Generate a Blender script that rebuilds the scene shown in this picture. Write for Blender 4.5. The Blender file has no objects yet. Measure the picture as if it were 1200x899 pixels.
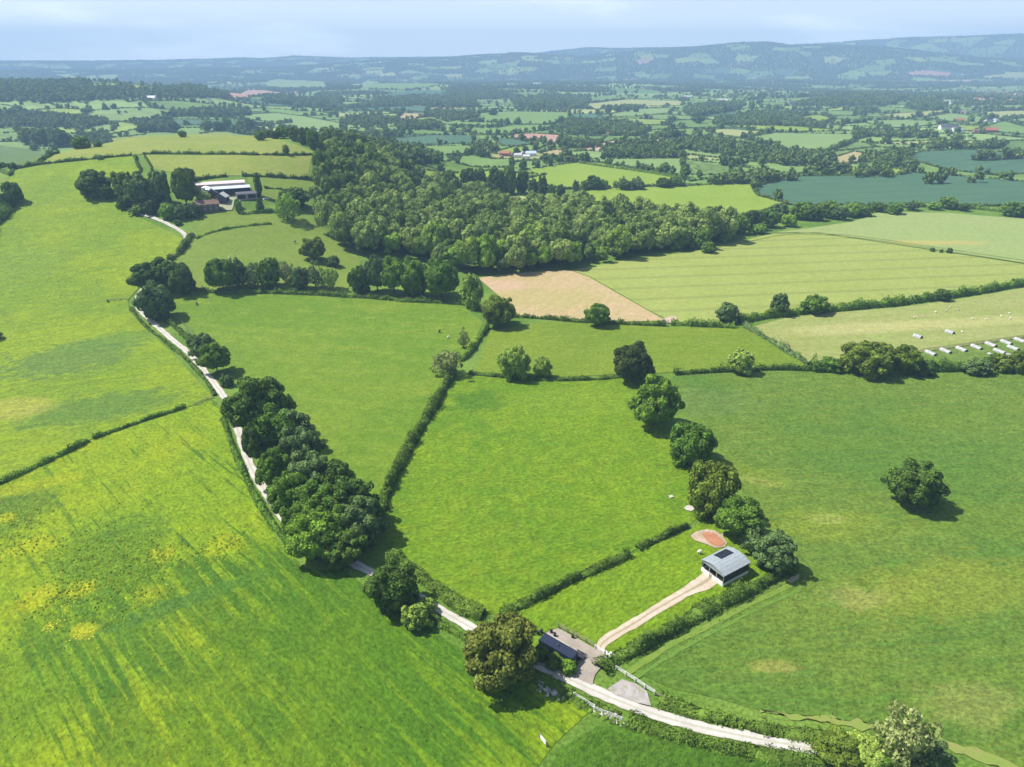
import bpy, bmesh, math, random
import numpy as np
from mathutils import Vector, Matrix
from mathutils.geometry import delaunay_2d_cdt
random.seed(7); RNG = np.random.default_rng(11)
S = bpy.context.scene
COL = S.collection
R = math.radians

# ---------------------------------------------------------------- camera
PITCH = R(25.03); CZ = 120.0; FPX = 800.0
cam_d = bpy.data.cameras.new('camera'); cam = bpy.data.objects.new('camera', cam_d); COL.objects.link(cam)
cam_d.sensor_width = 36; cam_d.lens = 24.0; cam_d.clip_start = 1; cam_d.clip_end = 80000
cam.location = (0, 0, CZ); cam.rotation_euler = (math.pi/2 - PITCH, 0, 0)
S.camera = cam
# ---------------------------------------------------------------- sky, sun, exposure
SUN_EL, SUN_AZ = R(54), R(-74)          # azimuth measured from +Y (ahead) towards +X
w = bpy.data.worlds.new('World'); S.world = w; w.use_nodes = True
nt = w.node_tree; nt.nodes.clear()
out = nt.nodes.new('ShaderNodeOutputWorld'); bg = nt.nodes.new('ShaderNodeBackground')
sky = nt.nodes.new('ShaderNodeTexSky'); sky.sky_type = 'NISHITA'; sky.sun_disc = False
sky.sun_elevation = SUN_EL; sky.sun_rotation = SUN_AZ; sky.altitude = 100
sky.air_density = 1.0; sky.dust_density = 1.5; sky.ozone_density = 2.5
tc = nt.nodes.new('ShaderNodeTexCoord')
mp = nt.nodes.new('ShaderNodeMapping'); mp.inputs['Scale'].default_value = (1.0, 1.0, 5.5)
cn = nt.nodes.new('ShaderNodeTexNoise'); cn.inputs['Scale'].default_value = 3.1; cn.inputs['Detail'].default_value = 7; cn.inputs['Roughness'].default_value = 0.55
cr = nt.nodes.new('ShaderNodeMapRange'); cr.interpolation_type = 'SMOOTHSTEP'
cr.inputs['From Min'].default_value = 0.50; cr.inputs['From Max'].default_value = 0.72; cr.inputs['To Min'].default_value = 0.60; cr.inputs['To Max'].default_value = 1.0
mx = nt.nodes.new('ShaderNodeMix'); mx.data_type = 'RGBA'; mx.inputs['B'].default_value = (19.5, 19.7, 20.1, 1)
nt.links.new(tc.outputs['Generated'], mp.inputs['Vector']); nt.links.new(mp.outputs[0], cn.inputs['Vector'])
nt.links.new(cn.outputs['Fac'], cr.inputs['Value']); sx_ = nt.nodes.new('ShaderNodeSeparateXYZ'); nt.links.new(tc.outputs['Generated'], sx_.inputs[0])
ve = nt.nodes.new('ShaderNodeMapRange'); ve.interpolation_type = 'SMOOTHSTEP'; nt.links.new(sx_.outputs['Z'], ve.inputs['Value'])      # the pale summer veil thins out upwards
ve.inputs['From Min'].default_value = 0.01; ve.inputs['From Max'].default_value = 0.13; ve.inputs['To Min'].default_value = 1.0; ve.inputs['To Max'].default_value = 0.04
vm = nt.nodes.new('ShaderNodeMath'); vm.operation = 'MULTIPLY'; nt.links.new(cr.outputs[0], vm.inputs[0]); nt.links.new(ve.outputs[0], vm.inputs[1]); nt.links.new(vm.outputs[0], mx.inputs['Factor'])
nt.links.new(sky.outputs[0], mx.inputs['A']); nt.links.new(mx.outputs['Result'], bg.inputs['Color'])
bg.inputs['Strength'].default_value = 0.085
nt.links.new(bg.outputs[0], out.inputs['Surface'])
sd = bpy.data.lights.new('sun', 'SUN'); sun = bpy.data.objects.new('sun', sd); COL.objects.link(sun)
sd.energy = 5.0; sd.angle = R(0.5); sd.color = (1.0, 0.96, 0.89)
sdir = Vector((math.sin(SUN_AZ)*math.cos(SUN_EL), math.cos(SUN_AZ)*math.cos(SUN_EL), math.sin(SUN_EL)))
sun.rotation_euler = sdir.to_track_quat('Z', 'Y').to_euler(); sun.location = (0, 0, 400)
S.view_settings.view_transform = 'Standard'; S.view_settings.look = 'None'
S.view_settings.exposure = 0.76; S.view_settings.gamma = 1.0; S.view_settings.use_curve_mapping = False
S.render.engine = 'CYCLES'
S.cycles.max_bounces = 5; S.cycles.diffuse_bounces = 2; S.cycles.glossy_bounces = 2; S.cycles.transmission_bounces = 2
S.cycles.volume_bounces = 0; S.cycles.caustics_reflective = False; S.cycles.caustics_refractive = False

# ---------------------------------------------------------------- pixel (of the 1200x899 photo) <-> ground
cp, sp = math.cos(PITCH), math.sin(PITCH)
def rays(px):
    px = np.atleast_2d(np.asarray(px, float)); u = (px[:, 0]-600)/FPX; v = (px[:, 1]-449.5)/FPX
    return np.stack([u, cp - v*sp, -sp - v*cp], 1)
def project(P):
    P = np.atleast_2d(P); d = P - np.array([0, 0, CZ])
    zc = d[:, 1]*cp - d[:, 2]*sp; yc = d[:, 1]*sp + d[:, 2]*cp
    return np.stack([600 + FPX*d[:, 0]/zc, 449.5 - FPX*yc/zc], 1), zc
def sm(t):
    t = np.clip(t, 0, 1); return t*t*(3-2*t)
def skyline(pts):
    d = rays(pts); az = np.arctan2(d[:, 0], d[:, 1]); te = d[:, 2]/np.hypot(d[:, 0], d[:, 1]); return az, te
RA, RB = 7600., 9800.
azA, teA = skyline([(-80,78),(100,78),(240,77),(330,75),(400,70),(470,66),(530,64),(610,59),(640,60),(680,62.5),(740,57),(770,53),(830,49),(870,47),(900,47),(930,50),(960,48),(1000,49),(1040,52),(1080,57),(1140,62),(1250,68)])
azB, teB = skyline([(-60,73),(100,73),(190,72),(250,70),(285,69),(310,70),(345,67),(375,68),(400,69),(500,68),(600,66),(690,57),(720,58),(900,55),(1020,48),(1070,45),(1130,44),(1200,41),(1300,40)])
def T(x, y):
    """height of the ground"""
    x = np.asarray(x, float); y = np.asarray(y, float); r = np.hypot(x, y); az = np.arctan2(x, y)
    hill = 52*sm((y-300)/340)*(1-sm((y-740)/380))*sm((x+600)/230)*(1-sm((x+230)/200))
    roll = sm((r-1000)/1500)*(4*np.sin(x/310+1)*np.sin(y/270+.5) + 4*np.sin((x+y)/520))
    far = sm((r-2400)/2500)*(10*np.sin(x/640+2)*np.sin(y/560) + 9*np.sin((x-1.3*y)/900+1) + 5*np.sin((1.4*x+y)/390))
    rid = 58*sm((r-1500)/1100)*(1-sm((r-2700)/900))*(1-sm((az-R(-27))/R(13)))*(1+.12*np.sin(az*21)+.05*np.sin(az*60))
    zA = np.interp(az, azA, CZ + teA*RA) - 36; zB = np.interp(az, azB, CZ + teB*RB)
    bA = np.maximum(zA, 0)*sm((r-RA+1500)/1500)*(1-sm((r-RA-300)/1500))*(1+.03*np.sin(az*37+r/500))
    bB = np.maximum(zB, 0)*sm((r-RB+1500)/1500)*(1-sm((r-RB-200)/1800)*.5)
    back = (y > 0)
    flat = 1-sm((r-4800)/1600)*.85
    return hill + roll*flat + far*back*flat + rid + np.maximum(bA, bB)*back
def at(px, h=0.0):
    """points of the ground (raised by h) seen at the pixels px"""
    d = rays(px); d = d/np.linalg.norm(d, axis=1)[:, None]
    h = np.broadcast_to(np.asarray(h, float), (len(d),))
    t = 70*1.006**np.arange(0, 880)
    out = np.zeros((len(d), 3))
    for s in range(0, len(d), 400):
        dd = d[s:s+400]; X = dd[:, 0:1]*t; Y = dd[:, 1:2]*t; Z = CZ + dd[:, 2:3]*t
        below = Z < T(X, Y) + h[s:s+400, None]
        i = np.where(below.any(1), below.argmax(1), len(t)-1)
        lo = t[np.maximum(i-1, 0)]; hi = t[i]
        for _ in range(18):
            m = (lo+hi)/2; b = CZ + dd[:, 2]*m < T(dd[:, 0]*m, dd[:, 1]*m) + h[s:s+400]
            hi = np.where(b, m, hi); lo = np.where(b, lo, m)
        out[s:s+400] = np.stack([dd[:, 0]*hi, dd[:, 1]*hi, CZ + dd[:, 2]*hi], 1)
    return out
def inside(P, poly):
    """which of the points (n,2) lie in the polygon"""
    x, y = P[:, 0], P[:, 1]; r = np.zeros(len(P), bool); q = np.roll(poly, 1, 0)
    for (x1, y1), (x2, y2) in zip(poly, q):
        c = ((y1 > y) != (y2 > y)) & (x < (x2-x1)*(y-y1)/((y2-y1) or 1e-9) + x1); r ^= c
    return r

# ---------------------------------------------------------------- object helpers
def tag(o, label=None, cat=None, group=None, kind=None):
    for k, v in (('label', label), ('category', cat), ('group', group), ('kind', kind)):
        if v: o[k] = v
    return o
def link(o, parent=None):
    COL.objects.link(o); o.parent = parent; return o
def empty(name, loc, rz=0):
    o = bpy.data.objects.new(name, None); o.location = loc; o.rotation_euler = (0, 0, rz); o.empty_display_size = .5; return link(o)
def mesh_np(name, V, F, mats=(), smooth=False):
    """mesh from an (n,3) array and a list of (m,k) face arrays"""
    me = bpy.data.meshes.new(name); V = np.asarray(V, np.float32); F = [np.asarray(f, np.int32) for f in F if len(f)]
    me.vertices.add(len(V)); me.vertices.foreach_set('co', V.ravel())
    loops = np.concatenate([f.ravel() for f in F]); tot = np.concatenate([np.full(len(f), f.shape[1], np.int32) for f in F])
    me.loops.add(len(loops)); me.loops.foreach_set('vertex_index', loops)
    me.polygons.add(len(tot)); me.polygons.foreach_set('loop_start', np.concatenate([[0], np.cumsum(tot)[:-1]]).astype(np.int32))
    if smooth: me.polygons.foreach_set('use_smooth', np.ones(len(tot), bool))
    me.update(calc_edges=True); me.validate()
    for m in mats: me.materials.append(m)
    return me
def add_mesh(name, me, parent=None):
    return link(bpy.data.objects.new(name, me), parent)
def bm_obj(name, bm, mat, parent=None, smooth=False):
    me = bpy.data.meshes.new(name); bm.normal_update(); bm.to_mesh(me); bm.free(); me.materials.append(mat)
    if smooth:
        for p in me.polygons: p.use_smooth = True
    return link(bpy.data.objects.new(name, me), parent)
def box(bm, x0, x1, y0, y1, z0, z1):
    v = [bm.verts.new((x, y, z)) for z in (z0, z1) for y in (y0, y1) for x in (x0, x1)]
    for f in ((0,2,3,1),(4,5,7,6),(0,1,5,4),(2,6,7,3),(0,4,6,2),(1,3,7,5)): bm.faces.new([v[i] for i in f])
    return v
def prism(bm, prof, y0, y1):
    """profile in x,z pushed along y"""
    a = [bm.verts.new((x, y0, z)) for x, z in prof]; b = [bm.verts.new((x, y1, z)) for x, z in prof]; n = len(prof)
    bm.faces.new(a); bm.faces.new(b[::-1])
    for i in range(n): bm.faces.new((a[i], b[i], b[(i+1) % n], a[(i+1) % n]))
def tube(bm, a, b, r0, r1, n=6):
    a, b = Vector(a), Vector(b); q = (b-a).to_track_quat('Z', 'Y'); ra, rb = [], []
    for i in range(n):
        c = Vector((math.cos(i*2*math.pi/n), math.sin(i*2*math.pi/n), 0))
        ra.append(bm.verts.new(a + q@(c*r0))); rb.append(bm.verts.new(b + q@(c*r1)))
    for i in range(n): bm.faces.new((ra[i], ra[(i+1) % n], rb[(i+1) % n], rb[i]))
    bm.faces.new(ra[::-1]); bm.faces.new(rb)

# ---------------------------------------------------------------- material helpers
class N:
    def __init__(s, name):
        s.m = bpy.data.materials.new(name); s.m.use_nodes = True; s.t = s.m.node_tree; s.t.nodes.clear()
        s.out = s.new('ShaderNodeOutputMaterial'); s.tc = s.new('ShaderNodeTexCoord'); s.P = s.tc.outputs['Object']
    def new(s, t, **k):
        n = s.t.nodes.new(t)
        for a, b in k.items(): setattr(n, a, b)
        return n
    def put(s, sock, v):
        if isinstance(v, bpy.types.NodeSocket): s.t.links.new(v, sock)
        elif isinstance(v, (tuple, list)) and len(v) == 3 and sock.type == 'RGBA': sock.default_value = (*v, 1)
        else: sock.default_value = v
    def noise(s, v, scale, det=3, rough=.55, dist=0):
        n = s.new('ShaderNodeTexNoise'); s.put(n.inputs['Vector'], v)
        for k, x in (('Scale', scale), ('Detail', det), ('Roughness', rough), ('Distortion', dist)): n.inputs[k].default_value = x
        return n.outputs['Fac']
    def ramp(s, v, a, b, lo=0., hi=1.):
        n = s.new('ShaderNodeMapRange'); n.interpolation_type = 'SMOOTHSTEP'
        for k, x in (('Value', v), ('From Min', a), ('From Max', b), ('To Min', lo), ('To Max', hi)): s.put(n.inputs[k], x)
        return n.outputs[0]
    def mix(s, f, a, b, mode='MIX'):
        n = s.new('ShaderNodeMix', data_type='RGBA', blend_type=mode)
        s.put(n.inputs['Factor'], f); s.put(n.inputs['A'], a); s.put(n.inputs['B'], b); return n.outputs['Result']
    def math(s, op, a, b=0.):
        n = s.new('ShaderNodeMath', operation=op); s.put(n.inputs[0], a); s.put(n.inputs[1], b); return n.outputs[0]
    def map(s, v, loc=(0,0,0), rot=0., scale=(1,1,1), vt='POINT'):
        n = s.new('ShaderNodeMapping', vector_type=vt); s.put(n.inputs['Vector'], v); n.inputs['Location'].default_value = loc
        n.inputs['Rotation'].default_value = (0, 0, rot); n.inputs['Scale'].default_value = scale; return n.outputs[0]
    def sep(s, v):
        n = s.new('ShaderNodeSeparateXYZ'); s.put(n.inputs[0], v); return n.outputs
    def length(s, v):
        n = s.new('ShaderNodeVectorMath', operation='LENGTH'); s.put(n.inputs[0], v); return n.outputs['Value']
    def gain(s, col, v):
        n = s.new('ShaderNodeVectorMath', operation='SCALE'); s.put(n.inputs[0], col); s.put(n.inputs['Scale'], v); return n.outputs[0]
    def finish(s, col, rough=.9, spec=.2, bump=None, bdist=.1, bstr=.6, metal=0.):
        b = s.new('ShaderNodeBsdfPrincipled'); s.put(b.inputs['Base Color'], col); b.inputs['Roughness'].default_value = rough
        b.inputs['Specular IOR Level'].default_value = spec; b.inputs['Metallic'].default_value = metal
        if bump is not None:
            k = s.new('ShaderNodeBump'); s.put(k.inputs['Height'], bump); k.inputs['Distance'].default_value = bdist; k.inputs['Strength'].default_value = bstr
            s.t.links.new(k.outputs[0], b.inputs['Normal'])
        s.t.links.new(b.outputs[0], s.out.inputs['Surface']); s.b = b; return s.m
def plain(name, c, rough=.7, var=.25, scale=1.5, metal=0., spec=.3):
    n = N(name); f = n.noise(n.P, scale, 5, .6)
    return n.finish(n.gain(c, n.ramp(f, .3, .7, 1-var, 1+var)), rough, spec, None, metal=metal)
def leaf(name, c1, c2, trans=.2):
    n = N(name); oi = n.new('ShaderNodeObjectInfo'); ge = n.new('ShaderNodeNewGeometry')
    col = n.mix(oi.outputs['Random'], c1, c2)
    pos = n.noise(ge.outputs['Position'], .35, 3)
    col = n.gain(col, n.ramp(pos, .3, .7, .72, 1.3))
    col = n.gain(col, n.ramp(ge.outputs['Random Per Island'], 0, 1, .72, 1.28))
    b = n.new('ShaderNodeBsdfPrincipled'); n.put(b.inputs['Base Color'], col); b.inputs['Roughness'].default_value = .7; b.inputs['Specular IOR Level'].default_value = .06
    tr = n.new('ShaderNodeBsdfTranslucent'); n.put(tr.inputs['Color'], n.gain(col, 1.1)); ms = n.new('ShaderNodeMixShader'); ms.inputs[0].default_value = trans
    n.t.links.new(b.outputs[0], ms.inputs[1]); n.t.links.new(tr.outputs[0], ms.inputs[2]); n.t.links.new(ms.outputs[0], n.out.inputs['Surface'])
    return n.m
def ang_px(a, b):
    A, B = at([a, b]); return math.atan2(B[1]-A[1], B[0]-A[0])
def field(name, ca, cb, cc, ang=0., streak=0., cs=None, swl=60., sww=2.4, tram=0., cut=.35, patches=(), fine=1.0, flower=None, mow=0., mowc=None, streak_at=None):
    """grass or crop: broad patches of ca/cb, mottling to cc, streaks along ang, wheel lines every tram metres, patches (px, rx, ry, angle, colour, amount)"""
    n = N(name); P = n.P
    big = n.noise(P, 1/55, 4, .55, .6); med = n.noise(P, 1/7, 7, .68, .5)
    al = n.map(P, rot=-ang, scale=(1, 1, 1), vt='POINT')
    al2 = n.map(al, scale=(.7, 1, 1)); fi = n.noise(al2, 1.15, 6, .68); fi2 = n.noise(al2, .32, 4, .6)
    col = n.mix(n.ramp(big, .38, .62), ca, cb); col = n.mix(n.ramp(med, .42, .68, 0, .75), col, cc)
    if streak:
        st = n.noise(n.map(al, scale=(1/swl, 1/sww, 1)), 1, 5, .62, .3)
        if streak_at:
            p = at([streak_at[0]])[0]; sv = n.length(n.map(P, loc=(p[0], p[1], 0), rot=streak_at[3], scale=(streak_at[1], streak_at[2], 1e6), vt='TEXTURE'))
            st = n.math('SUBTRACT', st, n.ramp(n.math('ADD', sv, n.math('MULTIPLY', n.math('SUBTRACT', big, .5), 1.2)), .7, 1.15, -.03, .12))
        col = n.mix(n.math('MULTIPLY', n.ramp(st, .44, .53, 0, streak), n.ramp(big, .32, .55, .35, 1)), col, cs or cc)
    for (px, rx, ry, a, c, amt) in patches:
        p = at([px])[0]
        v = n.map(P, loc=(p[0], p[1], 0), rot=a, scale=(rx, ry, 1e6), vt='TEXTURE')
        d = n.math('ADD', n.length(v), n.math('MULTIPLY', n.math('SUBTRACT', med, .5), 1.6))
        d = n.math('ADD', d, n.math('MULTIPLY', n.math('SUBTRACT', fi2, .5), .9))
        col = n.mix(n.ramp(d, 1.12, .55, 0, amt), col, c)
    if flower: col = n.mix(n.ramp(n.noise(P, 1.3, 4, .7), .60, .70, 0, .8), col, flower)
    if mow:
        k = n.math('PINGPONG', n.sep(al)[1], mow); col = n.mix(n.ramp(k, mow*.35, mow*.65, 0, .55), col, mowc or cc)
    if tram:
        y = n.math('PINGPONG', n.sep(al)[1], tram/2); wob = n.noise(P, 1/30, 2)
        y = n.math('ADD', y, n.math('MULTIPLY', n.math('SUBTRACT', wob, .5), 1.2))
        k = n.math('MINIMUM', n.math('ABSOLUTE', n.math('SUBTRACT', y, 1.1)), 9)
        col = n.mix(n.ramp(k, 1.0, .35, 0, cut), col, (ca[0]*.35, ca[1]*.35, ca[2]*.5))
    col = n.gain(col, n.ramp(fi, .25, .78, 1-.42*fine, 1+.42*fine)); col = n.gain(col, n.ramp(fi2, .3, .7, 1-.13*fine, 1+.13*fine))
    bp = n.math('ADD', fi, n.math('MULTIPLY', n.noise(P, .5, 3), .8))
    return n.finish(col, .85, .12, bp, .55*fine, .75)

# ---------------------------------------------------------------- the ground: one sheet to the horizon
def ground():
    az = np.concatenate([np.linspace(-180, -62, 40, endpoint=False), np.linspace(-62, 62, 460, endpoint=False), np.linspace(62, 180, 40, endpoint=False)])
    az = np.radians(az); rr = np.concatenate([np.linspace(0, 60, 8)[1:], 60*1.0135**np.arange(1, 470)]); rr = rr[rr < 11400]
    A, Q = np.meshgrid(az, rr); X = Q*np.sin(A); Y = Q*np.cos(A); Z = T(X, Y)
    V = np.stack([X, Y, Z], -1).reshape(-1, 3); V = np.vstack([V, [[0, 0, float(T(0, 0))]]])
    n = len(az); m = len(rr); i, j = np.meshgrid(np.arange(m-1), np.arange(n), indexing='ij'); j2 = (j+1) % n
    F = np.stack([i*n+j, (i+1)*n+j, (i+1)*n+j2, i*n+j2], -1).reshape(-1, 4)[:, ::-1]
    k = np.arange(n); C = np.stack([np.full(n, len(V)-1), k, (k+1) % n], 1)[:, ::-1]
    n_ = N('rough_grassland'); P = n_.P
    b = n_.noise(P, 1/40, 4); f = n_.noise(P, 1.2, 6, .65)
    col = n_.mix(n_.ramp(b, .35, .65), (.075, .145, .016), (.125, .20, .03)); col = n_.gain(col, n_.ramp(f, .25, .75, .55, 1.45))
    # far away: woods and fields too distant to tell their pieces apart
    vo = n_.new('ShaderNodeTexVoronoi'); n_.put(vo.inputs['Vector'], n_.map(P, scale=(1, 1, .0))); vo.inputs['Scale'].default_value = 1/330
    sc = n_.sep(vo.outputs['Color']); fc = n_.mix(n_.ramp(sc[0], .25, .35), (.07, .12, .04), (.11, .15, .055)); fc = n_.mix(n_.ramp(sc[0], .86, .88), fc, (.27, .19, .12))
    wd = n_.noise(P, 1/420, 8, .75, .5); fc = n_.mix(n_.ramp(wd, .46, .56), fc, (.03, .06, .022))
    col = n_.mix(n_.ramp(n_.length(P), 9900, 10300), col, fc)
    m_ = n_.finish(col, .9, .1, f, .3, .6)
    o = add_mesh('ground', mesh_np('ground', V, [F, C], [m_], True)); tag(o, 'rolling green countryside reaching to the far blue hills', kind='structure')
ground()

def sheet(name, poly, mat, off, label=None, step=None, world=False):
    """one field, yard or patch laid on the ground"""
    W = np.asarray(poly, float)[:, :2] if world else at(poly)[:, :2]
    c = W.mean(0); r = np.hypot(*c); st = step or max(5., min(r*.02, 40))
    B = []
    for a, b in zip(W, np.roll(W, -1, 0)):
        k = max(1, int(np.hypot(*(b-a))/st)); B += [a + (b-a)*i/k for i in range(k)]
    B = np.array(B); lo, hi = W.min(0), W.max(0)
    gx, gy = np.meshgrid(np.arange(lo[0], hi[0], st)+st/2, np.arange(lo[1], hi[1], st)+st/2); G = np.stack([gx.ravel(), gy.ravel()], 1)
    G = G[inside(G, B)] if len(G) else G
    if len(G):
        dmin = np.array([np.min(np.sum((B-g)**2, 1)) for g in G]); G = G[dmin > (st*.35)**2]
    A = np.vstack([B, G]) if len(G) else B
    vs, _, fs, *_ = delaunay_2d_cdt([Vector(p-c) for p in A], [], [list(range(len(B)))], 1, 1e-4)
    V = np.array([(v.x+c[0], v.y+c[1]) for v in vs]); rr = np.hypot(V[:, 0], V[:, 1])
    Z = T(V[:, 0], V[:, 1]) + off + .00045*rr
    tri = np.array([f for f in fs if len(f) == 3])
    a, b, d = V[tri[:, 0]], V[tri[:, 1]], V[tri[:, 2]]; cr_ = (b[:, 0]-a[:, 0])*(d[:, 1]-a[:, 1])-(b[:, 1]-a[:, 1])*(d[:, 0]-a[:, 0])
    tri[cr_ < 0] = tri[cr_ < 0][:, ::-1]
    o = add_mesh(name, mesh_np(name, np.column_stack([V, Z]), [tri], [mat], True)); tag(o, label, kind='structure'); o['poly'] = 1; del o['poly']
    return W

def path_pts(px, step=2., world=False):
    W = np.asarray(px, float)[:, :2] if world else at(px)[:, :2]
    # smooth curve through the points
    Q = []; n = len(W)
    for i in range(n-1):
        p0, p1, p2, p3 = W[max(i-1, 0)], W[i], W[i+1], W[min(i+2, n-1)]; k = max(2, int(np.hypot(*(p2-p1))/step))
        for j in range(k):
            t = j/k; Q.append(.5*(2*p1+(p2-p0)*t+(2*p0-5*p1+4*p2-p3)*t*t+(3*p1-p0-3*p2+p3)*t**3))
    Q.append(W[-1]); return np.array(Q)
def ribbon(name, px, width, mat, off, label, jag=.35, widths=None):
    Q = path_pts(px, 1.5); t = np.gradient(Q, axis=0); t /= np.linalg.norm(t, axis=1)[:, None]; nr = np.stack([t[:, 1], -t[:, 0]], 1)
    n = len(Q); s = np.concatenate([[0], np.cumsum(np.hypot(*np.diff(Q, axis=0).T))])
    ws = np.interp(s/s[-1], *widths) if widths else np.full(n, width)
    ks = np.linspace(-1, 1, 7); jl = jag*(RNG.random(n)-.5); jr = jag*(RNG.random(n)-.5); V = []; UV = []
    for k in ks:
        e = k*ws/2 + (jl if k < -.9 else jr if k > .9 else 0); p = Q + nr*e[:, None]
        V.append(np.column_stack([p, T(p[:, 0], p[:, 1]) + off + .00045*np.hypot(p[:, 0], p[:, 1])])); UV.append(np.column_stack([np.full(n, k*.5+.5), s/10]))
    V = np.concatenate(V); UV = np.concatenate(UV)
    i, j = np.meshgrid(np.arange(6), np.arange(n-1), indexing='ij'); F = np.stack([i*n+j, (i+1)*n+j, (i+1)*n+j+1, i*n+j+1], -1).reshape(-1, 4)
    me = mesh_np(name, V, [F], [mat], True); uv = me.uv_layers.new(name='UVMap'); li = np.zeros(len(me.loops), np.int32); me.loops.foreach_get('vertex_index', li)
    uv.data.foreach_set('uv', UV[li].ravel().astype(np.float32)); o = add_mesh(name, me); return tag(o, label, kind='structure')

# ---------------------------------------------------------------- leaf colours
LEAF = dict(
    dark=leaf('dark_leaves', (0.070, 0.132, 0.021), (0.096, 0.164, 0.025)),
    mid=leaf('green_leaves', (0.102, 0.194, 0.024), (0.155, 0.259, 0.030)),
    fresh=leaf('fresh_leaves', (0.169, 0.295, 0.030), (0.238, 0.381, 0.042)),
    light=leaf('light_leaves', (0.216, 0.327, 0.050), (0.296, 0.402, 0.071)),
    pale=leaf('pale_leaves', (0.243, 0.289, 0.092), (0.282, 0.322, 0.108)),
    grey=leaf('grey_green_leaves', (0.103, 0.170, 0.052), (0.138, 0.210, 0.062)),
    olive=leaf('olive_leaves', (0.128, 0.189, 0.023), (0.164, 0.220, 0.029)),
    brown=leaf('bronze_leaves', (0.128, 0.159, 0.026), (0.158, 0.183, 0.030)),
    copper=leaf('copper_leaves', (0.050, 0.080, 0.021), (0.067, 0.098, 0.026)),
    wood=leaf('woodland_leaves', (.10, .17, .030), (.31, .40, .10)),
    far=leaf('far_leaves', (0.071, 0.128, 0.031), (0.164, 0.232, 0.052)),
    hedge=leaf('hedge_leaves', (.075, .135, .018), (.10, .165, .024)),
    bramble=leaf('bramble_leaves', (.10, .175, .022), (.14, .22, .03)),
)
BARK = plain('bark', (.09, .072, .05), .9, .4, 3)
# ---------------------------------------------------------------- tree shapes (unit crowns: half-width 1, half-height 1)
def ico(sub):
    bm = bmesh.new(); bmesh.ops.create_icosphere(bm, subdivisions=sub, radius=1); V = np.array([v.co[:] for v in bm.verts]); F = np.array([[v.index for v in f.verts] for f in bm.faces]); bm.free(); return V, F
ICO1 = ico(1); ICO2 = ico(2)
def crown(seed, nl, nleaf, ls, shape='round', core=.74):
    g = np.random.default_rng(seed); k = np.arange(nl)+.5; ph = np.arccos(1-2*k/nl); th = math.pi*(1+5**.5)*k + g.random()*6
    D = np.stack([np.cos(th)*np.sin(ph), np.sin(th)*np.sin(ph), np.cos(ph)], 1) + g.normal(0, .16, (nl, 3))
    L = D*g.uniform(.45, .78, (nl, 1)); rad = g.uniform(.24, .43, nl)*(1.0 if nl > 12 else 1.3)*(.66 if nl > 60 else 1)
    if nl > 60: L = D*g.uniform(.60, .80, (nl, 1))
    if shape == 'column': L = np.column_stack([D[:, 0]*.35, D[:, 1]*.35, np.linspace(-.85, .8, nl)]); rad = .62*np.sqrt(np.clip(1-(L[:, 2]*.95)**2, .1, 1))
    if shape == 'cone':
        z = np.linspace(-.85, .8, nl); q = (1-z)/1.9; L = np.column_stack([D[:, 0]*q*.65, D[:, 1]*q*.65, z]); rad = .2+.32*q
    if shape == 'dome': L[:, 2] = np.where(L[:, 2] < -.25, L[:, 2]*.5, L[:, 2])
    if shape == 'open': L = D*g.uniform(.3, .85, (nl, 1)); rad = g.uniform(.14, .3, nl)
    if shape not in ('column', 'cone', 'open'): L = np.vstack([L, [[0, 0, 0]]]); rad = np.append(rad, .58)
    m = nleaf*3; li = g.choice(len(L), m, p=rad**2/np.sum(rad**2)); d = g.normal(0, 1, (m, 3)); d /= np.linalg.norm(d, axis=1)[:, None]
    c = L[li]; d = d + .55*c/np.maximum(np.linalg.norm(c, axis=1)[:, None], .2); d /= np.linalg.norm(d, axis=1)[:, None]
    P = c + d*(rad[li]*g.uniform(.86, 1.12, m))[:, None]
    dist = np.linalg.norm(P[:, None, :]-L[None], axis=2)/rad[None]; dist[np.arange(m), li] = 9
    ok = dist.min(1) > .9; P, d = P[ok][:nleaf], d[ok][:nleaf]
    nrm = d + g.normal(0, .45, d.shape); nrm /= np.linalg.norm(nrm, axis=1)[:, None]
    a = np.cross(nrm, g.normal(0, 1, d.shape)); a /= np.linalg.norm(a, axis=1)[:, None]; b = np.cross(nrm, a)
    s = ls*g.uniform(.55, 1.45, (len(P), 1)); a = a*s; b = b*s*.72
    V = np.stack([P-a, P-b*.9+a*.1, P+a, P+b+a*.05], 1).reshape(-1, 3); F = np.arange(len(V)).reshape(-1, 4)
    Vs, tris = [V], []; off = len(V)
    if core:
        iv, it = ICO1
        for c, r in zip(L, rad):
            Vs.append(iv*(r*core)*(1+g.normal(0, .08, (len(iv), 1)))+c); tris.append(it+off); off += len(iv)
    V = np.concatenate(Vs); V[:, :2] /= np.percentile(np.abs(V[:, :2]), 99.3)*1.02; V[:, 2] /= np.percentile(np.abs(V[:, 2]), 99.5)*1.0
    return mesh_np('crown', V, [F] + tris, [LEAF['mid']])
CR = {}
CR['big'] = [crown(s, 84, 7200, .052) for s in range(4)] + [crown(20+s, 104, 7600, .05, 'dome') for s in range(4)]
CR['med'] = [crown(40+s, 62, 2600, .082) for s in range(5)]
CR['wood'] = [crown(140+s, 26, 2600, .078, 'dome' if s % 2 else 'round') for s in range(6)]
CR['small'] = [crown(60+s, 18, 420, .17) for s in range(6)]
CR['open'] = [crown(80+s, 48, 2800, .058, 'open', 0) for s in range(4)]
CR['column'] = [crown(100+s, 14, 900, .11, 'column') for s in range(2)]
CR['cone'] = [crown(110+s, 16, 900, .12, 'cone') for s in range(2)]
CR['far'] = [crown(130+s, 7, 60, .34) for s in range(5)]
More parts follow.
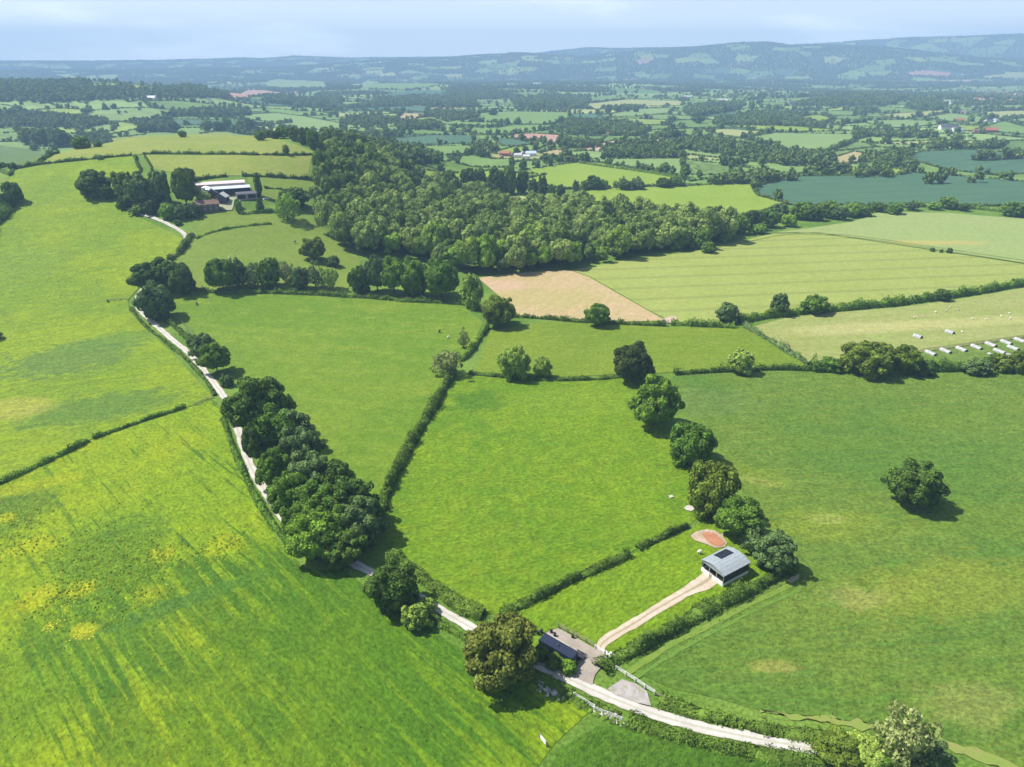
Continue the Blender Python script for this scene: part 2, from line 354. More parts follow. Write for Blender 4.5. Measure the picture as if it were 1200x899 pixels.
def trunk_mesh(seed, limbs=7):
    g = random.Random(seed); bm = bmesh.new(); tube(bm, (0, 0, -.05), (g.uniform(-.03, .03), g.uniform(-.03, .03), .55), .050, .036, 7); tube(bm, (0, 0, .5), (.02, .01, 1.15), .036, .014, 6)
    for i in range(limbs):
        a = i*2.4+g.random(); z = g.uniform(.35, .75); tube(bm, (0, 0, z), (math.cos(a)*.42, math.sin(a)*.42, z+g.uniform(.25, .5)), .022, .007, 5)
    me = bpy.data.meshes.new('trunk'); bm.to_mesh(me); bm.free(); me.materials.append(BARK); return me
TR = [trunk_mesh(i) for i in range(3)]
N_TREES = 0
def tree_at(base, a, b, zc, leafk, shape, label, cat='tree', name=None, group=None, trunk=True):
    global N_TREES; N_TREES += cat == 'tree'
    root = empty(name or cat, base, 0); tag(root, label, cat, group)
    me = random.choice(CR[shape]); c = add_mesh('crown', me, root); c.location = (0, 0, zc); c.scale = (a, a, b); c.rotation_euler = (0, 0, random.uniform(0, 6.28))
    c.material_slots[0].link = 'OBJECT'; c.material_slots[0].material = LEAF[leafk]
    if trunk:
        t = add_mesh('trunk', random.choice(TR), root); t.scale = (max(zc, 2)*.9, max(zc, 2)*.9, max(zc, 1.)); t.rotation_euler = (0, 0, random.uniform(0, 6.28))
    return root
def tree(cx, cy, wpx, hpx, leafk, shape, label, cat='tree', name=None, group=None):
    """a tree whose crown fills wpx x hpx about the pixel cx, cy of the photo"""
    zc = 6.
    for _ in range(3):
        C = at([(cx, cy)], zc)[0]; d = (C-np.array([0, 0, CZ])); dep = d[1]*cp - d[2]*sp; de = math.atan2(-d[2], math.hypot(d[0], d[1]))
        a = wpx/2*dep/FPX; hs = hpx/2*dep/FPX; b2 = (hs*hs-(a*math.sin(de))**2)/math.cos(de)**2
        b = min(max(math.sqrt(max(b2, .01)), .62*a), 3.2*a if shape in ('column', 'cone') else 1.7*a)
        zc = b*.85 + .4 if cat == 'tree' else b*.75
    base = (C[0], C[1], float(T(C[0], C[1]))); return tree_at(base, a, b, zc, leafk, shape, label, cat, name, group, cat == 'tree')
# ---------------------------------------------------------------- near fields
Y1, Y2, G1, G2 = (0.218, 0.269, 0.007), (0.171, 0.243, 0.007), (0.107, 0.192, 0.007), (0.055, 0.128, 0.007)
BUT = (.27, .295, .006)
f_lowleft = field('buttercup_pasture', (0.199, 0.260, 0.006), (0.153, 0.235, 0.007), (0.116, 0.201, 0.007), ang_px((160, 603), (267, 727)), .95, (0.046, 0.115, 0.007), 38, 2.0, flower=None, streak_at=((340, 765), 62, 40, R(-20)), patches=[
    ((130, 655), 17, 24, R(20), (.070, .150, .012), .75), ((55, 780), 20, 38, R(-25), (0.060, 0.141, 0.008), .5), ((10, 600), 14, 16, 0, (0.055, 0.119, 0.014), .7),
    ((230, 700), 30, 3.2, R(32), (0.060, 0.135, 0.016), .75), ((370, 700), 34, 26, R(-40), (0.056, 0.130, 0.005), .5), ((500, 800), 36, 26, R(-30), (0.056, 0.137, 0.005), .5), ((350, 800), 30, 30, 0, (0.070, 0.146, 0.005), .5),
    ((5, 608), 4, 3, 0, BUT, .9), ((40, 640), 7, 5, .4, BUT, .6), ((95, 690), 5, 4, 0, BUT, .85), ((50, 700), 5, 7, 0, BUT, .7), ((264, 638), 6, 5, 0, BUT, .5), ((190, 650), 5, 4, 0, BUT, .7), ((176, 695), 5, 4, 0, BUT, .35), ((97, 740), 4, 3, 0, BUT, .7),
    ((30, 572), 20, 5, R(25), BUT, .45), ((216, 520), 12, 8, 0, BUT, .2), ((283, 515), 2, 5, 0, BUT, .9)])
f_upleft = field('upper_pasture', (0.185, 0.252, 0.007), (0.139, 0.217, 0.007), (0.166, 0.231, 0.007), R(25), .3, (0.079, 0.153, 0.022), 40, 5, patches=[
    ((85, 420), 30, 24, R(30), (0.079, 0.145, 0.029), .75), ((110, 480), 34, 15, R(25), (0.074, 0.145, 0.022), .75), ((20, 480), 16, 12, 0, (.28, .27, .05), .6), ((130, 400), 22, 12, R(30), (0.083, 0.162, 0.025), .6), ((20, 310), 30, 30, 0, (0.120, 0.196, 0.022), .5)])
f_cenleft = field('mown_pasture', (0.125, 0.192, 0.013), (0.097, 0.175, 0.010), (0.153, 0.210, 0.020), R(-8), .35, (0.079, 0.158, 0.008), 70, 9, fine=.7)
f_centre = field('lush_pasture', (0.116, 0.201, 0.007), (0.088, 0.175, 0.007), (0.153, 0.217, 0.010), R(15), .1, (0.065, 0.145, 0.006), 20, 8, patches=[((560, 470), 14, 10, 0, (0.046, 0.119, 0.008), .7), ((690, 470), 40, 14, 0, (0.139, 0.213, 0.014), .6)])
f_paddock = field('paddock_grass', (0.125, 0.210, 0.007), (0.111, 0.196, 0.007), (0.148, 0.217, 0.008), R(40), .15, (0.083, 0.171, 0.007), 20, 2)
f_uppermid = field('sheep_pasture', (0.134, 0.192, 0.014), (0.111, 0.175, 0.011), (0.153, 0.201, 0.022), R(5), .2, (0.092, 0.162, 0.011), 60, 6, fine=.7)
f_bare = field('sprayed_ground', (0.368, 0.277, 0.148), (0.331, 0.269, 0.123), (0.285, 0.260, 0.090), R(60), .55, (0.405, 0.286, 0.172), 80, 4, fine=.5, patches=[((575, 335), 30, 14, 0, (0.423, 0.277, 0.197), .6), ((640, 350), 40, 20, 0, (0.304, 0.269, 0.098), .6)])
f_wheat = field('wheat_crop', (.235, .275, .066), (.222, .262, .058), (.252, .288, .076), R(7), .12, (.20, .245, .055), 90, 6, tram=21, cut=.38, fine=.5)
f_wheat2 = field('ripening_crop', (0.223, 0.270, 0.090), (0.210, 0.270, 0.085), (0.241, 0.289, 0.095), R(-14), .2, (0.187, 0.245, 0.075), 90, 6, tram=0, fine=.45, patches=[((1080, 285), 26, 9, 0, (0.384, 0.300, 0.075), .5), ((1130, 285), 20, 8, 0, (0.363, 0.292, 0.090), .5)])
f_dry = field('dry_grazing', (0.216, 0.257, 0.068), (0.202, 0.247, 0.060), (0.220, 0.220, 0.072), R(8), .4, (.28, .28, .11), 50, 7, fine=.6, patches=[((1010, 385), 60, 9, R(8), (.32, .31, .12), .7), ((1130, 378), 60, 8, R(8), (.33, .32, .12), .6), ((900, 400), 30, 22, 0, (0.213, 0.234, 0.061), .6)])
f_ark = field('ark_paddock', (0.092, 0.162, 0.022), (0.111, 0.171, 0.029), (0.129, 0.179, 0.029), 0, .1)
f_green = field('green_crop', (0.075, 0.150, 0.019), (0.104, 0.168, 0.023), (0.067, 0.135, 0.014), R(6), .35, (0.133, 0.179, 0.020), 24, 1.8, patches=[
    ((895, 565), 7, 3.2, R(-20), (0.283, 0.293, 0.075), 0.39), ((880, 555), 13, 7, R(-25), (0.147, 0.197, 0.015), 0.39), ((965, 615), 18, 9, 0, (0.179, 0.226, 0.015), 0.34), ((1010, 620), 22, 6, 0, (0.147, 0.197, 0.024), 0.29), ((970, 608), 6, 3, 0, (0.272, 0.293, 0.075), 0.34),
    ((1040, 695), 16, 4, R(20), (0.276, 0.262, 0.079), 0.29), ((1110, 690), 34, 11, R(8), (0.169, 0.207, 0.020), .65), ((1150, 700), 30, 8, 0, (0.137, 0.188, 0.024), 0.29), ((905, 782), 6, 2.2, 0, (0.301, 0.262, 0.066), 0.39), ((1140, 825), 12, 6, R(8), (0.251, 0.242, 0.066), 0.34),
    ((1110, 490), 30, 8, R(10), (0.127, 0.184, 0.012), 0.29), ((1150, 505), 26, 10, 0, (0.127, 0.184, 0.024), 0.29), ((960, 520), 26, 7, 0, (0.116, 0.178, 0.012), 0.24), ((830, 470), 22, 14, 0, (0.104, 0.156, 0.056), 0.24), ((1000, 700), 9, 5, 0, (0.251, 0.242, 0.079), 0.29), ((1160, 610), 30, 10, 0, (0.127, 0.188, 0.015), 0.24)])
f_dkcrop = field('young_crop', (0.051, 0.124, 0.008), (0.060, 0.132, 0.010), (0.046, 0.107, 0.008), R(40), .3, (0.083, 0.149, 0.011), 24, 1.4)
f_hill = field('hill_pasture', (0.190, 0.226, 0.032), (0.162, 0.210, 0.025), (0.237, 0.233, 0.066), R(4), .3, (0.139, 0.192, 0.022), 60, 8, fine=.6)
f_farm = field('farm_pasture', (0.144, 0.201, 0.025), (0.129, 0.188, 0.022), (0.157, 0.210, 0.032), R(5), .3, (0.111, 0.175, 0.018), 50, 6, fine=.6)
f_leftdk = field('left_crop', (0.070, 0.128, 0.025), (0.065, 0.119, 0.025), (0.092, 0.145, 0.029), R(20), .3, (0.120, 0.171, 0.029), 80, 20, fine=.5)
NEAR = []
def nf(name, poly, mat, label, off=.06): NEAR.append(sheet(name, poly, mat, off, label))
nf('pasture', [(-250,640),(0,568),(105,517),(218,479),(252,468),(262,492),(290,575),(330,640),(360,668),(400,668),(440,695),(500,735),(560,775),(640,803),(676,822),(690,835),(650,872),(622,910),(600,1010),(-250,1010)], f_lowleft, 'yellow green pasture with buttercups and dark streaks below the lane')
nf('pasture', [(-250,560),(-250,330),(-120,260),(-10,270),(14,240),(8,212),(22,199),(80,190),(155,183),(160,195),(166,203),(140,235),(155,249),(170,258),(214,280),(205,298),(196,306),(165,335),(150,352),(152,366),(175,390),(200,412),(232,447),(250,466),(218,478),(105,516),(0,567),(-250,639)], f_upleft, 'sunlit upper pasture sloping up to the crest hedge')
nf('pasture', [(205,352),(240,343),(320,340),(420,348),(540,357),(566,378),(556,402),(540,420),(526,440),(512,465),(497,492),(477,525),(460,560),(447,590),(440,640),(400,600),(330,500),(300,450),(260,430),(225,385),(195,368)], f_cenleft, 'smooth mown pasture between the tree belt and the dividing hedge')
nf('pasture', [(550,440),(600,445),(690,446),(738,443),(770,490),(815,550),(832,590),(808,616),(748,643),(640,694),(588,722),(560,718),(515,688),(465,655),(452,640),(450,600),(463,562),(482,526),(503,490),(518,463),(532,441)], f_centre, 'lush mottled pasture in the middle enclosed by hedges')
nf('paddock', [(590,724),(690,672),(810,620),(835,605),(872,632),(915,670),(870,692),(780,743),(735,767),(700,780),(660,735),(640,742),(628,760),(580,735)], f_paddock, 'bright grass paddock around the barn and its track')
nf('pasture', [(574,388),(640,377),(700,380),(790,384),(875,385),(915,408),(947,430),(860,434),(790,437),(735,438),(650,443),(556,436),(566,412)], f_uppermid, 'grazed pasture strip between two hedges with scattered trees')
nf('bare_field', [(560,326),(610,320),(668,317),(690,325),(762,366),(780,376),(700,378),(640,374),(598,370),(588,350)], f_bare, 'bare pinkish brown field below the central wood')
nf('crop_field', [(670,317),(740,304),(808,296),(860,285),(905,274),(960,274),(1200,310),(1320,326),(1320,318),(1200,332),(1110,349),(1050,357),(960,364),(920,369),(870,377),(830,381),(790,378),(764,366),(692,325)], f_wheat, 'pale green wheat field with wheel lines')
nf('crop_field', [(905,273),(940,269),(1000,260),(1030,249),(1110,250),(1200,257),(1340,270),(1340,330),(1200,309),(960,273)], f_wheat2, 'pale ripening crop beyond the wheel tracks at the wood edge')
nf('pasture', [(880,384),(920,373),(960,368),(1050,361),(1110,353),(1200,338),(1340,312),(1340,380),(1200,396),(1080,413),(1060,420),(960,428),(950,428),(918,406)], f_dry, 'dry yellowish grazing field with sheep and white arks')
nf('pasture', [(1060,421),(1082,414),(1200,397),(1340,381),(1340,440),(1200,430),(1100,434),(960,430)], f_ark, 'green strip of grass under the row of white arks')
nf('crop_field', [(790,441),(860,437),(950,436),(1100,438),(1200,434),(1360,428),(1500,980),(1230,915),(1110,872),(1060,856),(975,846),(900,836),(840,818),(790,808),(735,784),(790,752),(880,700),(940,672),(905,618),(868,575),(835,540),(800,480),(778,452)], f_green, 'large green crop field with yellow patches and one round tree')
nf('crop_field', [(628,930),(655,880),(700,851),(740,850),(790,860),(860,878),(940,893),(1010,908),(1060,925),(1000,1000),(600,1000)], f_dkcrop, 'dark young crop below the lane at the corner')
nf('pasture', [(45,195),(62,184),(95,172),(122,164),(160,160),(215,158),(270,156),(330,165),(366,178),(366,182),(300,182),(168,181),(155,182),(80,189)], f_hill, 'yellowish hilltop pasture above the crest hedge')
nf('pasture', [(168,182),(300,183),(366,183),(362,205),(385,215),(366,211),(330,208),(288,206),(265,206),(228,211),(215,205),(178,198)], f_hill, 'hillside pasture between two dark hedges above the farm')
nf('pasture', [(290,208),(340,210),(385,217),(376,226),(340,232),(310,236),(292,218)], f_farm, 'small pasture beside the tall poplar')
nf('pasture', [(235,254),(270,248),(320,246),(345,252),(375,262),(400,285),(425,305),(412,330),(405,345),(320,338),(240,341),(205,350),(190,335),(203,306),(222,282),(230,268)], f_farm, 'light green pasture with a few cows below the farm')
nf('crop_field', [(-120,160),(0,171),(35,175),(52,182),(42,194),(20,197),(0,199),(-120,205)], f_leftdk, 'dark green crop beyond the hedge on the hill shoulder')
nf('pasture', [(-200,215),(-60,203),(0,201),(14,203),(6,215),(10,238),(-10,262),(-120,255)], f_farm, 'pale pasture corner outside the hedge of the upper pasture')

# ---------------------------------------------------------------- fields of the middle distance
GR, GRL, YG, PY, TE, TAN, RED, PINK = [field(n_, a, b, c, R(an), .35, s, 90, 8, tram=tr, cut=.5, fine=.4) for n_, a, b, c, an, s, tr in (
    ('far_green', (.14, .225, .05), (.12, .20, .045), (.15, .235, .06), 10, (.10, .18, .04), 0), ('far_light_green', (.17, .25, .075), (.155, .235, .065), (.18, .26, .08), -5, (.14, .22, .06), 0),
    ('far_yellow_green', (.185, .26, .03), (.165, .24, .026), (.20, .265, .035), 5, (.17, .25, .02), 0), ('far_pale_yellow', (.27, .29, .11), (.25, .28, .09), (.29, .31, .12), 0, (.22, .26, .08), 0),
    ('far_teal_crop', (.052, .115, .062), (.060, .125, .066), (.048, .105, .056), 38, (.07, .135, .065), 26), ('far_tan', (.33, .27, .13), (.30, .25, .12), (.35, .29, .14), 0, (.27, .25, .10), 0),
    ('far_red_soil', (.36, .215, .16), (.33, .195, .145), (.38, .23, .17), 0, (.32, .2, .15), 0), ('far_pink_soil', (.40, .28, .20), (.37, .26, .19), (.42, .30, .21), 0, (.34, .25, .16), 0))]
TE2 = field('far_blue_green_crop', (.052, .115, .062), (.060, .125, .066), (.048, .105, .056), R(12), .3, (.07, .135, .065), 90, 8, tram=30, cut=.3, fine=.4)
MID = [
 (YG, [(488,198),(575,200),(600,203),(640,205),(560,222),(495,217)]), (YG, [(610,200),(683,190),(700,191),(773,204),(800,209),(800,218),(740,219),(660,222),(612,212)]),
 (GRL, [(685,188),(710,187),(800,186),(860,190),(852,206),(800,206),(773,203)]), (GRL, [(790,173),(845,178),(905,188),(883,190),(800,181)]), (GR, [(800,187),(840,192),(872,197),(895,199),(850,208),(808,213),(800,206)]),
 (YG, [(680,224),(700,221),(740,220),(800,219),(850,216),(880,214),(886,228),(922,239),(885,252),(800,261),(740,256),(690,246)]),
 (TE2, [(886,220),(910,211),(942,207),(1000,205),(1073,203),(1150,209),(1320,224),(1320,250),(1200,242),(1050,241),(925,240),(888,230)]), (TE, [(1058,185),(1080,178),(1133,176),(1200,181),(1330,188),(1330,212),(1200,204),(1167,206),(1113,200),(1093,195)]),
 (YG, [(953,205),(962,198),(1000,197),(1042,197),(1070,202),(1055,206),(1000,204)]), (TAN, [(1000,178),(1012,180),(1020,186),(1005,191),(985,193),(972,187)]),
 (GRL, [(870,163),(907,156),(1000,158),(1000,167),(967,180),(917,175)]), (PY, [(825,152),(858,152),(897,155),(867,162),(842,158)]), (YG, [(850,147),(900,146),(947,150),(992,154),(907,155),(880,152)]),
 (YG, [(930,138),(960,135),(978,140),(967,146),(943,142)]), (GRL, [(930,127),(958,122),(982,123),(982,127),(933,130)]), (GRL, [(1008,142),(1058,141),(1113,144),(1095,147),(1045,151),(1017,145)]), (PY, [(1030,135),(1108,129),(1110,133),(1057,140)]),
 (GRL, [(1085,138),(1113,133),(1155,138),(1147,147),(1113,143)]), (GR, [(1143,152),(1177,142),(1200,149),(1300,154),(1300,165),(1200,158),(1167,155)]), (PY, [(1145,132),(1200,130),(1300,130),(1300,138),(1200,138),(1173,140)]),
 (GRL, [(1107,125),(1147,127),(1200,128),(1300,128),(1300,124),(1200,124)]), (GRL, [(1178,141),(1200,139),(1300,139),(1300,152),(1200,149)]), (GR, [(562,133),(600,131),(667,132),(668,141),(647,146),(605,146),(585,144),(540,143)]),
 (GR, [(600,147),(647,147),(648,152),(600,157),(557,157),(528,152),(530,150),(585,150)]), (RED, [(600,158),(625,157),(658,159),(653,168),(645,169),(625,165),(600,162)]), (PINK, [(677,176),(705,168),(720,165),(722,168),(707,173),(703,178)]),
 (PINK, [(743,166),(758,163),(773,164),(773,167)]), (TE, [(425,165),(472,162),(503,159),(555,159),(555,168),(487,171),(430,168)]), (TE, [(577,162),(600,163),(628,169),(600,172),(588,171)]),
 (GR, [(487,172),(550,171),(558,177),(547,181),(500,182),(472,181)]), (GR, [(525,185),(553,182),(577,187),(600,187),(600,197),(550,195),(537,192)]), (YG, [(575,180),(600,173),(617,173),(617,178),(600,182)]),
 (TAN, [(633,180),(647,176),(662,177),(662,184),(645,183)]), (TAN, [(467,137),(472,133),(503,134),(503,137),(472,142)]), (TAN, [(508,137),(530,135),(532,142),(523,143)]), (PY, [(395,133),(425,133),(421,137),(395,138)]),
 (TE, [(380,130),(450,126),(503,125),(500,132),(467,130),(400,131)]), (PY, [(687,122),(733,117),(800,119),(800,124),(750,125),(700,128),(687,128)]), (GRL, [(700,137),(750,128),(792,127),(783,133),(745,137)]),
 (GRL, [(278,135),(325,133),(358,137),(400,145),(400,152),(350,153),(300,147)]), (TE, [(200,140),(300,142),(343,144),(308,148),(242,147),(200,147)]), (RED, [(265,110),(292,106),(333,110),(307,113),(272,118)]),
 (GRL, [(315,95),(325,93),(380,96),(383,104),(333,105),(310,102)]), (GRL, [(-20,122),(17,125),(25,130),(-20,130)]), (GR, [(107,162),(155,153),(170,153),(170,158),(120,163)]), (GRL, [(87,152),(123,146),(137,148),(132,154),(103,157)]),
 (RED, [(1063,85),(1085,83),(1115,86),(1110,90),(1065,89)]), (PY, [(1150,90),(1190,86),(1230,86),(1230,92),(1190,91),(1155,93)]), (PINK, [(1070,95),(1140,94),(1138,97),(1075,97)]), (RED, [(80,97),(92,98),(106,102),(98,104),(85,101)]),
 (GRL, [(95,92),(112,88),(115,95),(98,97)]), (GRL, [(118,90),(138,88),(139,93),(119,94)]), (GRL, [(145,115),(165,110),(182,112),(170,117),(150,120)]), (GRL, [(410,100),(430,95),(450,97),(430,103)]), (PY, [(440,88),(460,85),(467,90),(447,91)]), (GR, [(430,100),(490,98),(520,100),(480,106),(432,105)]),
]
MIDW = [sheet('field', p, m, .25, l) for (m, p), l in zip(MID, ['distant field in the patchwork beyond the wood']*len(MID))]
ALLW = NEAR + MIDW
# ---------------------------------------------------------------- the far patchwork: one sheet of many small fields
def patchwork():
    pts = []
    for r0, r1, s in ((760, 1500, 135), (1500, 3000, 190), (3000, 5200, 260), (5200, 6200, 230), (6200, 10300, 175)):
        a = np.arange(r0, r1, s)
        for r in a:
            n = int(r*R(104)/s)
            az = R(-52) + R(104)*(np.arange(n)+RNG.random(n)*.75)/n; q = r + s*RNG.uniform(-.35, .35, n); pts.append(np.column_stack([q*np.sin(az), q*np.cos(az)]))
    Pn = np.concatenate(pts); n = len(Pn); edges = []; V = []; F3 = []; cols = []; base = 0
    pal = np.array([(.12,.20,.045),(.15,.235,.06),(.17,.25,.075),(.10,.175,.04),(.20,.27,.05),(.25,.28,.10),(.055,.12,.062),(.30,.25,.13),(.34,.21,.155),(.13,.21,.05)])
    pr = np.array([.2,.2,.16,.12,.1,.08,.07,.02,.015,.2]); pr /= pr.sum(); cells = []
    for i in range(n):
        d2 = np.sum((Pn-Pn[i])**2, 1); nb = np.argsort(d2)[1:15]; c = Pn[i]; s = math.sqrt(d2[nb[3]])*1.6
        poly = [(c + s*np.array([math.cos(t), math.sin(t)]), -1) for t in np.linspace(0, 2*math.pi, 12, endpoint=False)]
        for j in nb:
            mid = (Pn[j]+c)/2; nr = Pn[j]-c; new = []; k = len(poly)
            for q in range(k):
                (a, ea), (b, _) = poly[q], poly[(q+1) % k]; da = np.dot(a-mid, nr); db = np.dot(b-mid, nr)
                if da <= 0: new.append((a, ea))
                if (da <= 0) != (db <= 0):
                    x = a+(b-a)*da/(da-db); new.append((x, j) if da <= 0 else (x, ea))
            poly = new
            if len(poly) < 3: break
        if len(poly) < 3: continue
        W = np.array([p for p, _ in poly])
        rc = np.hypot(*c)
        if np.hypot(W[:, 0], W[:, 1]).min() < 640 or (T(c[0], c[1]) > 4 and rc < 1150): continue
        cells.append((c, W))
        for q in range(len(poly)):
            j = poly[q][1]
            if j > i or j == -1: edges.append((W[q], W[(q+1) % len(poly)], float(np.hypot(*c))))
        # fan with rings so that it follows the ground
        m = 10; B = []
        for q in range(len(W)):
            a, b = W[q], W[(q+1) % len(W)]; B += [a+(b-a)*t/4 for t in range(4)]
        B = np.array(B); k = len(B); ctr = W.mean(0); rings = [ctr + (B-ctr)*f for f in (1, .72, .4)]
        vv = np.vstack(rings+[ctr[None]]); idx = np.arange(k); nx = (idx+1) % k
        for t in range(2): F3 += [np.column_stack([base+t*k+idx, base+t*k+nx, base+(t+1)*k+nx]), np.column_stack([base+t*k+idx, base+(t+1)*k+nx, base+(t+1)*k+idx])]
        F3.append(np.column_stack([base+2*k+idx, base+2*k+nx, np.full(k, base+3*k)])); V.append(vv); base += len(vv)
        col = pal[RNG.choice(len(pal), p=pr)]*RNG.uniform(.88, 1.12); cols.append((len(idx)*5, col))
    V = np.concatenate(V); rr = np.hypot(V[:, 0], V[:, 1]); Z = T(V[:, 0], V[:, 1]) + .1 + .0002*rr
    n_ = N('patchwork'); at_ = n_.new('ShaderNodeAttribute'); at_.attribute_name = 'field_colour'
    f1 = n_.noise(n_.P, 1/45, 5, .6); f2 = n_.noise(n_.map(n_.P, rot=.6, scale=(1/90, 1/7, 1)), 1, 4)
    col = n_.gain(at_.outputs['Color'], n_.ramp(f1, .3, .7, .82, 1.18)); col = n_.gain(col, n_.ramp(f2, .3, .7, .9, 1.1)); mt = n_.finish(col, .9, .1)
    me = mesh_np('farmland', np.column_stack([V, Z]), [np.concatenate(F3)], [mt], True)
    ca = me.attributes.new('field_colour', 'FLOAT_COLOR', 'FACE'); arr = np.concatenate([np.tile([*c, 1], (k, 1)) for k, c in cols]).astype(np.float32)
    if len(arr) == len(me.polygons): ca.data.foreach_set('color', arr.ravel())
    else: print('PATCHWORK MISMATCH', len(arr), len(me.polygons))
    o = add_mesh('farmland', me); tag(o, 'patchwork of distant fields filling the broad valley', kind='structure')
    return edges, cells
EDGES, CELLS = patchwork()

# ---------------------------------------------------------------- lanes, tracks, yards
def stone_mat(name, c1, c2, fine=1.5, spots=None, tracks=None):
    n = N(name); a = n.noise(n.P, .35, 5, .6); b = n.noise(n.P, fine*4, 6, .7); col = n.mix(n.ramp(a, .35, .65), c1, c2)
    if spots: col = n.mix(n.ramp(n.noise(n.P, .8, 5, .65), .52, .68, 0, .8), col, spots)
    if tracks:
        x = n.sep(n.tc.outputs['UV'])[0]; k = n.math('ABSOLUTE', n.math('SUBTRACT', x, .5)); nn = n.math('MULTIPLY', n.math('SUBTRACT', n.noise(n.P, 1.1, 4), .5), .18)
        k = n.math('ADD', k, nn); col = n.mix(n.ramp(k, .14, .05, 0, tracks[1]), col, tracks[0]); col = n.mix(n.ramp(k, .40, .50, 0, .7), col, tracks[2])
    col = n.gain(col, n.ramp(b, .25, .75, .8, 1.2)); return n.finish(col, .9, .15, b, .06, .5)
m_lane = stone_mat('lane_stone', (.40, .375, .335), (.48, .455, .41), tracks=((.32, .305, .22), .7, (.22, .24, .10)))
m_track = stone_mat('track_stone', (.40, .33, .245), (.47, .40, .31), tracks=((.26, .215, .12), .85, (.32, .30, .14)))
m_yard = stone_mat('yard_gravel', (.255, .22, .18), (.30, .26, .215)); m_gravel = stone_mat('loose_gravel', (.36, .33, .31), (.27, .25, .23), spots=(.22, .22, .10))
m_clay = stone_mat('red_clay', (.33, .145, .075), (.38, .18, .10)); m_pale = stone_mat('pale_soil', (.33, .25, .17), (.42, .33, .25), spots=(.22, .22, .09)); m_lime = stone_mat('lime_heap', (.37, .34, .29), (.43, .40, .35))
LANE = [(1230,960),(1120,918),(1050,902),(1000,891),(950,878),(900,869),(855,860),(810,850),(768,838),(730,824),(687,806),(647,787),(600,763),(550,735),(505,709),(475,692),(433,670),(405,657),(380,647),(345,620),(330,606),(317,585),(305,568),(293,545),(283,517),(277,499),(268,475),(255,455),(240,436),(222,415),(200,397),(183,382),(168,368),(161,358),(163,345),(178,328),(196,308),(205,300),(213,291),(218,281),(214,273),(197,263),(175,254),(165,252),(150,245),(143,238)]
ribbon('lane', LANE, 2.7, m_lane, .16, 'pale stony farm lane winding up to the farm', .5)
ribbon('track', [(703,768),(704,758),(714,748),(740,733),(770,714),(800,697),(822,685),(838,674)], 3.1, m_track, .16, 'two rutted stony track leading to the barn', widths=([0, .15, .75, .85, 1], [2.2, 2.5, 2.8, 4.6, 5.0]))
ribbon('field_margin', [(1240,935),(1180,900),(1110,872),(1090,863),(1045,855),(960,843),(925,839),(890,832)], 3.0, stone_mat('dry_grass', (.20, .215, .06), (.165, .225, .04), spots=(.12, .19, .03)), .12, 'strip of dry trampled grass along the crop edge', 1.5, ([0, .6, .85, 1], [2.6, 2.2, 1.4, .3]))
sheet('yard', [(640,742),(654,737),(680,751),(707,767),(713,773),(704,783),(697,792),(694,804),(670,793),(675,785),(681,772),(660,757),(640,748)], m_yard, .2, 'brown gravel yard beside the dark container', 2)
sheet('concrete_strip', [(637,746),(641,743),(668,758),(664,760)], m_lime, .26, 'pale concrete strip along the container', 1)
sheet('gravel_patch', [(712,808),(729,797),(745,802),(758,811),(763,828),(741,823),(720,815)], m_gravel, .2, 'grey gravel patch beside the lane', 2)
sheet('bare_clay', [(822,627),(828,624),(836,625),(842,630),(850,637),(846,641),(838,641),(828,635)], m_clay, .34, 'patch of wet orange clay near the barn', 1)
sheet('bare_soil', [(809,629),(815,624),(828,621),(838,623),(846,628),(852,637),(849,642),(838,643),(826,638),(814,634)], m_pale, .22, 'pale rim of dug soil around the orange clay', 1)
sheet('lime_patch', [(801,596),(806,593),(813,594),(816,597),(810,600),(804,599)], m_lime, .3, 'white lime patch on the grass near the hedge', .6); sheet('lime_patch', [(783,582),(787,581),(790,583),(785,585)], m_lime, .3, 'tiny white patch in the middle pasture', .5)
sheet('bare_soil', [(922,682),(930,674),(937,674),(936,679),(928,684)], m_track, .2, 'bare soil at the hedge end beside the green crop', 1)
sheet('farmyard', [(252,240),(262,232),(270,224),(290,222),(298,230),(290,235),(276,237),(272,247),(262,247)], m_lane, .3, 'pale concrete farmyard between the sheds', 2)
sheet('clearing', [(566,237),(585,231),(612,231),(640,236),(636,244),(600,246),(570,243)], field('rough_clearing', (.33, .31, .16), (.28, .30, .12), (.22, .27, .08)), .5, 'pale rough clearing near the top of the central wood')
sheet('gateway', [(776,375),(786,371),(794,373),(790,380),(779,379)], m_pale, .4, 'pale trampled gateway between the crop and the pasture', 2)
m_rut = stone_mat('trodden_crop', (.085, .17, .022), (.12, .20, .03), spots=(.06, .13, .015))
ribbon('wheel_track', [(742,797),(790,766),(840,739),(890,713),(938,692)], 1.0, m_rut, .14, 'wheel track in the green crop beside the paddock hedge'); ribbon('wheel_track', [(732,792),(780,760),(830,734),(880,708),(930,685)], 1.4, stone_mat('dry_headland', (.14, .205, .03), (.115, .19, .022), spots=(.18, .22, .05)), .14, 'pale headland strip between the hedge and the green crop')
ribbon('wheel_track', [(838,291),(880,283),(930,275),(1000,279),(1080,290),(1200,309),(1300,325)], 1.2, f_farm, .25, 'darker wheel track across the pale crop')
ribbon('wheel_track', [(930,273),(1000,277),(1080,288),(1200,306),(1300,321)], 1.0, f_farm, .25, 'second wheel track along the crop boundary')
